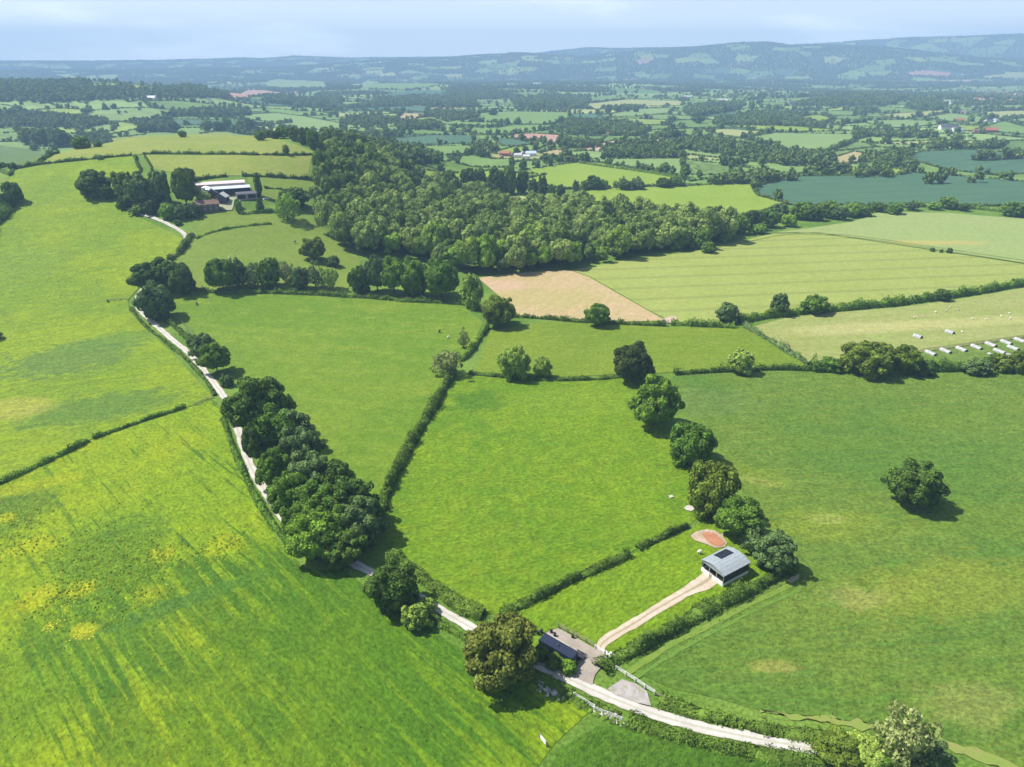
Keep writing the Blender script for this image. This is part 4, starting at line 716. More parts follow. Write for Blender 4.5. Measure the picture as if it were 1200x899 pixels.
def free(P):
    ok = np.ones(len(P), bool)
    for W in ALLW: ok &= ~inside(P, W)
    r = np.hypot(P[:, 0], P[:, 1]); hill = (T(P[:, 0], P[:, 1]) > 7) & (r < 1050); return ok & (r > 700) & ~hill & ~((r < 800) & (np.abs(np.arctan2(P[:, 0], P[:, 1])) < R(18)))
trees_, shrubs = [], []
for a, b, r in EDGES:
    L = np.hypot(*(b-a)); st = 9 if r < 2600 else 12; n = int(L/st)
    if n < 1: continue
    P = a + (b-a)*(np.arange(n)[:, None]+RNG.random((n, 1)))/n + RNG.normal(0, 1.6, (n, 2)); q = RNG.choice([.04, .15, .6], p=[.55, .3, .15]) if r < 1700 else RNG.choice([.1, .3, .8], p=[.4, .4, .2]) if r < 2800 else RNG.choice([.2, .5, 1], p=[.3, .4, .3])
    u = RNG.random(n) < q; trees_.append(P[u])
    if r < 3000: shrubs.append(a + (b-a)*(np.arange(n*2)[:, None]+RNG.random((n*2, 1)))/(n*2))
for c, W in CELLS:
    r = np.hypot(*c); pw = .02 if r < 1700 else .08 if r < 3000 else .25 if r < 5000 else .38 if r < 6200 else .6
    if RNG.random() < pw:
        lo, hi = W.min(0), W.max(0); s = 11 if r < 2600 else 16 if r < 5500 else 19; gx, gy = np.meshgrid(np.arange(lo[0], hi[0], s), np.arange(lo[1], hi[1], s)); Gc = np.stack([gx.ravel(), gy.ravel()], 1) + RNG.uniform(-.4, .4, (gx.size, 2))*s; trees_.append(Gc[inside(Gc, W)])
    elif RNG.random() < .5:
        k = RNG.integers(1, 9); trees_.append(c + RNG.normal(0, 45, (k, 2)))
Pt = np.vstack(trees_); Pt = Pt[free(Pt)]; r = np.hypot(*Pt.T); a = RNG.uniform(3.4, 7, len(Pt))*np.where(r > 5500, 1.35, np.where(r > 3000, 1.2, 1)); far_add(Pt, a, a*RNG.uniform(.8, 1.3, len(Pt)))
Ps = np.vstack(shrubs); Ps = Ps[free(Ps)]; a = RNG.uniform(1.8, 3, len(Ps)); far_add(Ps, a*1.2, a*.7)
for W in MIDW:
    for a, b in zip(W, np.roll(W, -1, 0)):
        L = np.hypot(*(b-a)); rr = np.hypot(*((a+b)/2)); n = int(L/4.5)
        if n < 1 or rr > 4000: continue
        P = a + (b-a)*(np.arange(n)[:, None]+RNG.random((n, 1)))/n; s_ = RNG.uniform(1.6, 2.6, n); far_add(P, s_*1.1, s_*.75)
        u = RNG.random(n) < RNG.choice([.02, .08, .25])*(1 if rr < 1500 else 1.8); s_ = RNG.uniform(3.2, 6, n)[u]; far_add(P[u], s_, s_*1.1)
P = np.vstack(FP); Sx = np.vstack(FS); P[:, 2] += Sx[:, 2]*.92; print('far trees', len(P))
mass('far_woods', 'countless distant trees, copses and hedgerows across the valley', P, Sx, np.concatenate(FI), LEAF['far'], CR['far'])

# ---------------------------------------------------------------- building materials
PAL = dict(arksheet=plain('dull_ark_sheet', (.36, .36, .36), .6, .25, .8), shadebrick=plain('shade_toned_brick', (.15, .10, .085), .85, .25), white=plain('white_wall', (.72, .70, .66), .7, .12), cream=plain('cream_wall', (.55, .48, .38), .8, .15), brick=plain('brick_wall', (.30, .14, .09), .85, .25), stone=plain('stone_wall', (.33, .28, .23), .85, .25),  # farmhouse brick: dark brown, with the shade on the house put into its colour
    slate=plain('slate_roof', (.085, .085, .10), .6, .25), tile=plain('red_tile_roof', (.34, .13, .08), .8, .25), browntile=plain('brown_tile_roof', (.17, .105, .08), .8, .3), greysheet=plain('grey_sheet_roof', (.27, .30, .31), .45, .12),
    palesheet=plain('pale_sheet_roof', (.50, .48, .48), .6, .1), bluesheet=plain('blue_white_roof', (.52, .58, .68), .5, .1), pinksheet=plain('pinkish_sheet_roof', (.56, .46, .45), .7, .12), black=plain('black_sheeting', (.035, .036, .035), .6, .3), navy=plain('navy_paint', (.020, .028, .052), .42, .2),
    steel=plain('steel', (.42, .43, .44), .4, .1, metal=.3), timber=plain('weathered_timber', (.28, .23, .18), .85, .3, 6), whitepaint=plain('white_paint', (.78, .77, .74), .6, .08), glass=plain('dark_glass', (.02, .024, .03), .15, .2, spec=.5), opening=plain('painted_interior_shade', (.03, .028, .026), .9, .2),
    panel=plain('dark_roof_light', (.018, .022, .035), .3, .2), rock=plain('pale_rubble', (.44, .41, .36), .85, .25, 3), fleece=plain('fleece', (.70, .66, .57), .95, .15), hideblack=plain('black_hide', (.03, .028, .025), .8, .3), hidewhite=plain('white_hide', (.66, .63, .58), .9, .1), rubber=plain('dark_plastic', (.03, .03, .035), .5, .2))
def piece(name, root, mat, fn, **kw):
    bm = bmesh.new(); fn(bm); return bm_obj(name, bm, PAL[mat] if isinstance(mat, str) else mat, root, **kw)
def slope(bm, x0, z0, x1, z1, y0, y1, th=.12):
    """one pitch of a roof: a slab from (x0,z0) to (x1,z1)"""
    d = Vector((x1-x0, 0, z1-z0)).normalized(); nx, nz = -d.z*th, d.x*th
    if nz < 0: nx, nz = -nx, -nz
    prism(bm, [(x0, z0), (x1, z1), (x1+nx, z1+nz), (x0+nx, z0+nz)], y0, y1)
def gable(name, label, cat, px, yaw, W, L, he, hr, wall, roof, group=None, windows=0, chimney=0, doors=0, open_front=False, P=None, small=False):
    """ridge along local y; W across, L along; eaves he, ridge hr"""
    P = at([px])[0] if P is None else P; root = empty(name, P, yaw); tag(root, label, cat, group)
    def walls(bm):
        prof = [(-W/2, -1), (W/2, -1), (W/2, he), (0, hr), (-W/2, he)]
        prism(bm, prof, -L/2, L/2)
    piece('wall', root, wall, walls)
    for s in (-1, 1): piece('roof_slope', root, roof, lambda bm: slope(bm, s*(W/2+.35), he-.3*(hr-he)/(W/2)*.9+.06, 0, hr+.06, -L/2-.3, L/2+.3))
    if chimney:
        for k in range(chimney):
            y = (L/2-.6)*(1 if k == 0 else -1); piece('chimney', root, 'brick', lambda bm: box(bm, -.4, .4, y-.35, y+.35, hr-.5, hr+1.1))
    if windows:
        for s in (-1, 1):
            for k in range(windows):
                y = -L/2 + L*(k+.5)/windows
                for z in ((1.0, 2.1), (3.3, 4.3)):
                    if z[1] < he:
                        f = piece('window', root, 'whitepaint', lambda bm: box(bm, s*W/2-.04 if s > 0 else -W/2-.05, s*W/2+.05 if s > 0 else -W/2+.04, y-.6, y+.6, z[0], z[1]))
                        piece('pane', f, 'glass', lambda bm: box(bm, s*W/2+(.03 if s > 0 else -.08), s*W/2+(.08 if s > 0 else -.03), y-.48, y+.48, z[0]+.12, z[1]-.12))
    for k in range(doors):
        y = -L/2 + L*(k+.5)/doors; ww = min(L/doors*.38, 3.5)
        for s in (-1,):
            piece('doorway', root, 'opening', lambda bm: box(bm, W/2-.3, W/2+.06, y-ww, y+ww, 0, he*.82));  # dark block on a solid wall; shade of the inside put into its colour
    return root
def yaw_px(a, b):
    A, B = at([a, b]); return math.atan2(-(B[0]-A[0]), B[1]-A[1])
# ---------------------------------------------------------------- the barn
def barn():
    FL, FR, BR = at([(826.7, 658), (845.3, 672.5), (875, 657)], 3.7); u = (FR-FL)[:2]; v = (BR-FR)[:2]; Wd = np.hypot(*u); Ln = np.hypot(*v); vd = v/Ln
    yaw = math.atan2(-vd[0], vd[1]); c = (FL+BR)[:2]/2; root = empty('barn', (c[0], c[1], float(T(*c))), yaw); tag(root, 'grey arched roof barn with dark sides, white lower boards and open front', 'barn')
    Wd = max(Wd, 7.2); h, L = Wd/2, Ln/2; he, hr = 3.5, 4.55; A = [(-h-.25+(2*h+.5)*i/8) for i in range(9)]; Zr = [he+(hr-he)*math.cos((i-4)/4*math.pi/2*.93)**.9 for i in range(9)]
    # roof: sheets laid across, four bays long
    for k in range(4):
        y0, y1 = -L-.3+(2*L+.6)*k/4+.01, -L-.3+(2*L+.6)*(k+1)/4-.01
        for i in range(0, 8, 2):
            def sh(bm):
                for q in (i, i+1):
                    for e in range(2):
                        x0, x1 = A[q]+(A[q+1]-A[q])*e/2, A[q]+(A[q+1]-A[q])*(e+1)/2; z0, z1 = Zr[q]+(Zr[q+1]-Zr[q])*e/2, Zr[q]+(Zr[q+1]-Zr[q])*(e+1)/2
                        prism(bm, [(x0, z0), (x1, z1), (x1, z1+.07+.03*(e)), (x0, z0+.07+.03*(e))], y0, y1)
            piece('roof_sheet', root, 'greysheet', sh)
    piece('roof_light', root, 'panel', lambda bm: prism(bm, [(A[1]-.2, Zr[1]+.06), (A[2], Zr[2]+.12), (A[3]+.5, Zr[3]+.17), (A[3]+.5, Zr[3]+.24), (A[2], Zr[2]+.20), (A[1]-.2, Zr[1]+.14)], -L*.30, L*.68))
    for s in (-1, 1):
        n = 6
        for k in range(n): y0, y1 = -L+2*L*k/n+.015, -L+2*L*(k+1)/n-.015; piece('side_sheet', root, 'black', lambda bm: box(bm, s*h-.05, s*h+.05, y0, y1, 1.15, he+.15))
        piece('lower_wall', root, 'whitepaint', lambda bm: box(bm, s*h-.09, s*h+.09, -L, L, 0, 1.15))
    piece('rear_wall', root, 'black', lambda bm: prism(bm, [(-h+.1, 0), (h-.1, 0)] + [(a*.97, z-.05) for a, z in list(zip(A, Zr))[::-1]], L-.12, L))
    # front: white boards with a wavy top, dark open bay above, gable sheet under the arch
    nb = 8
    for k in range(nb):
        x0, x1 = -h+.1+(2*h-.2)*k/nb, -h+.1+(2*h-.2)*(k+1)/nb-.02; zt = 1.5-.25*math.sin(k/(nb-1)*math.pi)
        if k not in (3,): piece('front_board', root, 'whitepaint', lambda bm: box(bm, x0, x1, -L-.06, -L+.06, 0, zt))
        else: piece('gate', root, 'steel', lambda bm: [box(bm, x0, x1, -L-.04, -L+.04, z, z+.07) for z in (.15, .45, .75, 1.05)] + [box(bm, x0, x0+.06, -L-.04, -L+.04, .1, 1.15)])
    piece('gable_sheet', root, 'greysheet', lambda bm: prism(bm, [(-h, he-.35), (h, he-.35)] + [(a*.96, z-.04) for a, z in list(zip(A, Zr))[::-1]], -L-.07, -L+.03))
    for x in (-h, -h/3, h/3, h):
        for y in (-L+.12, 0, L-.2): piece('post', root, 'steel', lambda bm: box(bm, x-.09+(.12 if x == -h else -.12 if x == h else 0), x+.09+(.12 if x == -h else -.12 if x == h else 0), y-.02, y+.16, 0, he))
barn()
# ---------------------------------------------------------------- the container and the yard
def container():
    A, B = at([(635, 745.8), (673.6, 768.4)], 2.7); c = (A+B)[:2]/2; d = (B-A)[:2]; L = np.hypot(*d); d /= L; yaw = math.atan2(-d[0], d[1]); L = L/2
    root = empty('container', (c[0], c[1], float(T(*c))+.2), yaw); tag(root, 'long dark navy container with ribbed roof in the gravel yard', 'container')
    for s in (-1, 1):
        n = 30
        def side(bm):
            for k in range(n): o = .05 if k % 2 else 0; box(bm, s*(1.2+o)-.03, s*(1.2+o)+.03, -L+2*L*k/n, -L+2*L*(k+1)/n, .15, 2.5)
        piece('side_panel', root, 'navy', side)
        piece('top_rail', root, 'navy', lambda bm: box(bm, s*1.22-.06, s*1.22+.06, -L, L, 2.5, 2.62)); piece('bottom_rail', root, 'navy', lambda bm: box(bm, s*1.22-.06, s*1.22+.06, -L, L, 0, .15))
    n = 12
    for k in range(n):
        y0, y1 = -L+2*L*k/n+.02, -L+2*L*(k+1)/n-.02; piece('roof_panel', root, 'navy', lambda bm: [box(bm, -1.19, 1.19, y0, (y0+y1)/2, 2.5, 2.58), box(bm, -1.19, 1.19, (y0+y1)/2, y1, 2.5, 2.55)])
    piece('end_wall', root, 'navy', lambda bm: box(bm, -1.2, 1.2, -L, -L+.08, .1, 2.5))
    for s in (-1, 1):
        dr = piece('door', root, 'navy', lambda bm: box(bm, min(.02*s, 1.18*s), max(.02*s, 1.18*s), L-.07, L, .1, 2.5)); piece('lock_bar', dr, 'steel', lambda bm: tube(bm, (.3*s, L+.03, .2), (.3*s, L+.03, 2.4), .03, .03))
    piece('roof_vent', root, 'rubber', lambda bm: [tube(bm, (0, 0, 2.55), (0, 0, 2.85), .16, .16, 8), tube(bm, (0, 0, 2.85), (0, 0, 2.95), .26, .1, 8)])
container()
def at_one(p): return at([p])[0]
def drum(px, label, h=.9, r=.32):
    p = at_one(px); root = empty('drum', (p[0], p[1], float(T(p[0], p[1]))+.2)); tag(root, label, 'drum', 'dark drums around the yard')
    piece('body', root, 'rubber', lambda bm: [tube(bm, (0, 0, 0), (0, 0, h*.5), r, r*1.06, 10), tube(bm, (0, 0, h*.5), (0, 0, h), r*1.06, r, 10)]); piece('lid', root, 'rubber', lambda bm: tube(bm, (0, 0, h), (0, 0, h+.06), r*1.04, r*.9, 10))
for p, l in [((631, 744), 'dark drum at the left end of the container, left of its pair'), ((634.5, 742), 'dark drum at the left end of the container, right of its pair'), ((646, 742), 'dark drum on the gravel above the container'), ((650, 746), 'dark drum on the pale concrete strip'), ((671, 748), 'dark drum against the yard fence')]: drum(p, l)
def trailer():
    p = at_one((680, 771)); root = empty('trailer', (p[0], p[1], float(T(p[0], p[1]))+.2), .9); tag(root, 'small flat trailer coloured dark for the shadows off the end of the container', 'trailer')
    piece('bed', root, 'rubber', lambda bm: [box(bm, -.7, .7, -1.0, 1.3, .5, .62)] + [box(bm, s*.8-.04, s*.8+.04, -1.3, 1.3, .62, .9) for s in (-1, 1)]); piece('drawbar', root, 'steel', lambda bm: tube(bm, (0, 1.3, .5), (0, 2.4, .42), .05, .05))  # bed colour carries the dark of the shadows at the container end
    for s in (-1, 1): piece('wheel', root, 'rubber', lambda bm: tube(bm, (s*.82, 0, .32), (s*1.0, 0, .32), .32, .32, 12))
trailer()
def fence(px, label, posts='timber', rails='timber', h=1.2, gap=2.4, nr=3, name='fence', tilt=0.):
    Q = path_pts(px, .5); s = np.concatenate([[0], np.cumsum(np.hypot(*np.diff(Q, axis=0).T))]); n = max(2, int(s[-1]/gap)+1); k = np.linspace(0, s[-1], n); X = np.interp(k, s, Q[:, 0]); Y = np.interp(k, s, Q[:, 1]); Z = T(X, Y)
    root = empty(name, (X[0], Y[0], Z[0]+.15)); tag(root, label, 'fence'); me = None; V = [Vector((x-X[0], y-Y[0], z-Z[0])) for x, y, z in zip(X, Y, Z)]
    bm = bmesh.new(); box(bm, -.07, .07, -.07, .07, -.2, h+.1); me = bpy.data.meshes.new('post'); bm.to_mesh(me); bm.free(); me.materials.append(PAL[posts])
    for v in V: p = add_mesh('post', me, root); p.location = v; p.rotation_euler = (random.gauss(0, tilt), random.gauss(0, tilt), random.random())
    for a, b in zip(V, V[1:]):
        for r in range(nr):
            z = h*(r+1)/nr; d = (b-a).normalized(); sd_ = Vector((-d.y, d.x, 0))*.085
            def rail(bm):
                q = [a+sd_+Vector((0, 0, z-.06)), b+sd_+Vector((0, 0, z-.06)), b+sd_+Vector((0, 0, z+.06)), a+sd_+Vector((0, 0, z+.06))]; q2 = [x+sd_*.5 for x in q]; v1 = [bm.verts.new(x) for x in q]; v2 = [bm.verts.new(x) for x in q2]
                bm.faces.new(v1[::-1]); bm.faces.new(v2)
                for i in range(4): bm.faces.new((v1[i], v1[(i+1) % 4], v2[(i+1) % 4], v2[i]))
            piece('rail', root, rails, rail)
    return root
fence([(654,736),(668,743.5),(682,751),(697,760)], 'post and rail fence along the far side of the gravel yard')
fence([(697,761),(708,768)], 'short white fence at the yard corner by the track gate', 'whitepaint', 'whitepaint', 1.2, 1.6, 4)
fence([(721.5,785.5),(740,797),(755,807),(767,814.5)], 'white rail fence behind the grey gravel patch', 'whitepaint', 'whitepaint', 1.1, 2.2, 3); fence([(767,815),(781,822.5)], 'low grey rail fence running on from the white one', 'timber', 'timber', .9, 2.4, 2)
fence([(672,817),(684,824.5),(696,832)], 'broken white rail fence below the lane', 'whitepaint', 'whitepaint', 1.2, 1.8, 3, tilt=.06); fence([(696,833),(712,839),(729,846)], 'leaning white rail fence among the rubble', 'whitepaint', 'whitepaint', 1.0, 2.0, 3, tilt=.1)
fence([(866,634),(880,646),(893,657),(903,668)], 'pale wire and post fence behind the barn', 'timber', 'steel', 1.1, 3, 2); fence([(560,352),(566,369),(568,380)], 'pale fence beside the pale tall tree at the bare field', 'timber', 'timber', 1.2, 3, 2)
fence([(229,476),(240,471),(250,466)], 'pale rails closing the gap in the left hedge', 'timber', 'timber', 1.2, 2.6, 3); fence([(203,371),(215,381),(228,397)], 'thin fence on the pasture side of the upper lane', 'timber', 'timber', 1.2, 4, 2)
fence([(127,354),(140,353),(149,352)], 'short rail fence by the upper pasture gateway', 'timber', 'timber', 1.2, 3, 3)
def gate(a, b, label, mat='whitepaint'):
    A, B = at([a, b]); d = (B-A)[:2]; L = np.hypot(*d); root = empty('field_gate', (A[0], A[1], A[2]+.15), math.atan2(d[1], d[0])); tag(root, label, 'gate')
    for x in (0, L): piece('gate_post', root, 'timber', lambda bm: box(bm, x-.1, x+.1, -.1, .1, -.2, 1.45))
    for z in (.25, .5, .75, 1.0, 1.25): piece('bar', root, mat, lambda bm: box(bm, .14, L-.14, -.03, .03, z, z+.08))
    piece('brace', root, mat, lambda bm: tube(bm, (.15, .05, .25), (L-.15, .05, 1.25), .035, .035, 5))
gate((632.5,866), (640,875), 'white field gate standing by the corner of the dark crop'); gate((709,769), (715,775), 'white gate at the foot of the barn track'); gate((776,378), (783,379), 'grey gate at the pale crop gateway', 'steel')
def rocks(px0, px1, n, label, mat, smin, smax, spread, kind='rubble'):
    A, B = at([px0, px1]); bm = bmesh.new()
    for i in range(n):
        t_ = random.random(); x = A[0]+(B[0]-A[0])*t_+random.gauss(0, spread); y = A[1]+(B[1]-A[1])*t_+random.gauss(0, spread); s = random.uniform(smin, smax); k = len(bm.verts)
        bmesh.ops.create_icosphere(bm, subdivisions=1, radius=s, matrix=Matrix.Translation((x, y, float(T(x, y))+.15+s*.35)) @ Matrix.Rotation(random.random()*6, 4, 'Z')); bm.verts.ensure_lookup_table()
        for v in bm.verts[k:]: v.co.x += random.gauss(0, s*.2); v.co.y += random.gauss(0, s*.2); v.co.z += random.gauss(0, s*.12)
    tag(bm_obj(kind, bm, PAL[mat]), label, kind='stuff')
rocks((634,806), (655,816), 60, 'heap of pale stone rubble in the weeds below the lane', 'rock', .15, .42, .7); rocks((697,834), (730,847), 40, 'line of pale rubble along the broken fence', 'rock', .12, .36, .6); rocks((712,766), (719,772), 16, 'pale blocks by the track gate', 'whitepaint', .25, .5, .5)
rocks((822,623), (845,629), 40, 'loose clods on the rim of the clay patch', 'rock', .12, .3, .6)
# ---------------------------------------------------------------- the farm
fy = yaw_px((231, 221), (276, 216.5))
gable('long_shed', 'long farm shed with a pale pinkish roof at the back of the farm', 'shed', (257, 221), fy, 11, 36, 4.0, 5.2, 'stone', 'pinksheet'); gable('farm_shed', 'farm shed with blue white roof and dark open front', 'shed', (268, 227), fy, 9, 30, 4.2, 5.4, 'black', 'bluesheet', doors=5)
gable('farm_shed', 'dark roofed lean-to shed at the right end of the farm', 'shed', (289, 231.5), fy, 8, 14, 3.2, 4.2, 'stone', 'slate', doors=2); gable('farm_barn', 'dark gabled barn left of the farmyard', 'barn', (249, 231.5), fy+1.5, 8, 9, 3.6, 6.2, 'black', 'slate')
gable('farm_barn', 'farm barn with a pale roof slope and dark gable facing the yard', 'barn', (261, 236.5), fy+1.2, 7.5, 8, 3.6, 6.4, 'slate', 'palesheet', doors=1)
gable('farmhouse', 'brown tiled farmhouse at the front of the farm', 'house', (244, 246.5), fy, 7, 15, 4.6, 7.0, 'shadebrick', 'browntile', windows=4, chimney=2)
def silo():
    p = at_one((242.5, 226.5)); root = empty('silo', p); tag(root, 'squat white round tank left of the farm sheds', 'tank'); piece('body', root, 'palesheet', lambda bm: tube(bm, (0, 0, -.5), (0, 0, 4.2), 3.2, 3.2, 20)); piece('lid', root, 'whitepaint', lambda bm: tube(bm, (0, 0, 4.2), (0, 0, 5.2), 3.3, .5, 20))
silo()
def car(px, yaw, label, paint='whitepaint'):
    p = at_one(px); root = empty('parked_car', p, yaw); tag(root, label, 'car')
    piece('body', root, paint, lambda bm: prism(bm, [(-.85, .3), (.85, .3), (.88, .75), (.8, .92), (-.8, .92), (-.88, .75)], -2.1, 2.1)); piece('cabin', root, 'glass', lambda bm: prism(bm, [(-.78, .9), (.78, .9), (.6, 1.42), (-.6, 1.42)], -1.2, .9)); piece('roof', root, paint, lambda bm: box(bm, -.6, .6, -1.0, .7, 1.42, 1.47))
    for x in (-.8, .8):
        for y in (-1.35, 1.35): piece('wheel', root, 'rubber', lambda bm: tube(bm, (x-.1, y, .31), (x+.1, y, .31), .31, .31, 10))
car((312, 234), fy+.2, 'white car parked right of the poplar by the farm')
# ---------------------------------------------------------------- the white arks
AG = 'white arks in the row below the dry grazing'
def ark(px, yaw, label, big=True, P=None):
    p = at_one(px); L, W, hh = (2.5, 1.15, 1.3) if big else (1.0, .7, 1.0); root = empty('animal_ark', p, yaw); tag(root, label, 'ark', AG)
    prof = [(W*math.cos(a), hh*math.sin(a)**.8) for a in np.linspace(0, math.pi, 9)]
    def shell(bm):
        for (x0, z0), (x1, z1) in zip(prof, prof[1:]): prism(bm, [(x0, z0), (x1, z1), (x1*.96, z1*.96), (x0*.96, z0*.96)], -L, L)
    piece('shell', root, 'arksheet', shell); piece('rear_wall', root, 'steel', lambda bm: prism(bm, [(x*.95, z*.95) for x, z in prof], L-.2, L-.12))
    piece('front_wall', root, 'slate', lambda bm: prism(bm, [(x*.95, z*.95) for x, z in prof], -L+.12, -L+.2)); piece('doorway', root, 'opening', lambda bm: box(bm, -W*.4, W*.4, -L+.06, -L+.115, 0, hh*.7))  # doorway block is near black to paint in the shade inside the ark
    return root
ay = yaw_px((1093, 415), (1086, 412))
ARK = [((1090.5,415),'first white ark from the left in the row'),((1108,412.5),'second white ark from the left in the row'),((1126.5,410.5),'third white ark from the left in the row'),((1144,408),'fourth white ark from the left in the row'),((1161,405),'fifth ark from the left in the row, brightest roof'),((1179,402.5),'sixth white ark from the left in the row'),((1195,400),'seventh white ark in the row, at the edge of view')]
for p, l in ARK: ark(p, ay, l)
ark((1171,413), ay+.1, 'white ark in front of the row, left of the two'); ark((1187,409), ay, 'white ark in front of the row, right of the two'); ark((1160,416), ay, 'tiny white ark by the olive bush', False); ark((1181,416.5), ay+.6, 'tiny white ark lying beside the front pair', False); ark((1031,422), ay+.4, 'tiny white ark glimpsed through the largest oak', False)
ark((1075,395.5), ay+.25, 'lone white ark out on the dry grazing, lower left', False).scale = (1.9, 1.9, 1.5); ark((1112.5,390.5), ay+.25, 'lone white ark out on the dry grazing, upper right', False).scale = (1.9, 1.9, 1.5)
fence([(1078,412.5),(1100,409.5),(1125,406),(1150,402.5),(1180,398.5),(1210,394.5),(1260,388)], 'dark boarded fence behind the row of white arks', 'timber', 'black', 1.2, 4, 3)
# ---------------------------------------------------------------- animals: one continuous body each
def animal_mesh(name, L, hb, legl, mats):
    bm = bmesh.new(); sk = bm.verts.layers.skin.verify(); R_ = hb
    def add(co, r, parent=None):
        v = bm.verts.new(co); v[sk].radius = r
        if parent: bm.edges.new((parent, v))
        return v
    pelvis = add((0, -L*.42, legl+R_), (R_*.85, R_*.9)); pelvis[sk].use_root = True; mid = add((0, 0, legl+R_*.95), (R_, R_*1.05), pelvis); ch = add((0, L*.38, legl+R_), (R_*.82, R_*.98), mid)
    nk = add((0, L*.62, legl+R_*1.7), (R_*.45, R_*.5), ch); hd = add((0, L*.78, legl+R_*1.9), (R_*.4, R_*.42), nk); add((0, L*1.0, legl+R_*1.55), (R_*.22, R_*.24), hd); add((0, -L*.56, legl+R_*.7), (R_*.12, R_*.12), pelvis)
    for s in (-1, 1):
        e = add((s*R_*.5, L*.74, legl+R_*2.2), (R_*.1, R_*.1), hd)
        k = add((s*R_*.6, L*.36, legl*.5), (R_*.2, R_*.2), ch); add((s*R_*.6, L*.37, .02), (R_*.17, R_*.17), k)
        k = add((s*R_*.6, -L*.36, legl*.62), (R_*.26, R_*.26), pelvis); h = add((s*R_*.6, -L*.48, legl*.36), (R_*.17, R_*.17), k); add((s*R_*.6, -L*.44, .02), (R_*.16, R_*.16), h)
    me = bpy.data.meshes.new(name); bm.to_mesh(me); bm.free(); o = bpy.data.objects.new(name, me); COL.objects.link(o); o.modifiers.new('s', 'SKIN'); o.modifiers.new('d', 'SUBSURF').levels = 1
    dg = bpy.context.evaluated_depsgraph_get(); m2 = bpy.data.meshes.new_from_object(o.evaluated_get(dg)); bpy.data.objects.remove(o); m2.materials.clear(); m2.materials.append(mats)
    for p in m2.polygons: p.use_smooth = True
    return m2
nn = N('piebald_hide'); pie = nn.finish(nn.mix(nn.ramp(nn.noise(nn.P, 1.3, 1), .46, .5), (.03, .028, .025), (.64, .6, .55)), .85, .2)
SHEEP = animal_mesh('sheep', .62, .34, .38, PAL['fleece']); COW = animal_mesh('cow', 1.15, .45, .75, pie); BCOW = animal_mesh('dark_cow', 1.15, .45, .75, PAL['hideblack'])
def animal(px, me, name, label, group, sc=1.0):
    p = at_one(px); o = add_mesh(name, me); o.location = (p[0], p[1], float(T(p[0], p[1]))+.15); o.rotation_euler = (0, 0, random.uniform(0, 6.28)); o.scale = (sc,)*3; tag(o, label, name, group)
for p in [(1071,373),(1109,365.5),(1123,364.5),(1113,361),(1139,374.5),(1154.5,375.5),(1183,374.5),(1182,368.5),(1127,390.5),(1173,372),(1096,367)]: animal(p, SHEEP, 'sheep', 'white sheep grazing on the dry field above the arks', 'sheep on the dry grazing', 1.05)
animal((270,305), COW, 'cow', 'black and white cow in the farm pasture above the thin tree row', 'cows in the farm pasture', 1.2); animal((345.5,285.5), COW, 'cow', 'black and white cow near the olive tree in the farm pasture', 'cows in the farm pasture', 1.2)
animal((231,358), BCOW, 'cow', 'dark cow alone at the top of the mown pasture', 'dark cattle'); animal((127,355), BCOW, 'cow', 'dark cow by the gateway of the upper pasture', 'dark cattle'); animal((515,390.5), BCOW, 'cow', 'dark cow on the mown pasture near the thin pale tree', 'dark cattle')
animal((525,397), SHEEP, 'sheep', 'white sheep on the mown pasture near the thin pale tree', None, 1.3); animal((819,649), SHEEP, 'sheep', 'white animal lying left of the barn', None, 1.2)
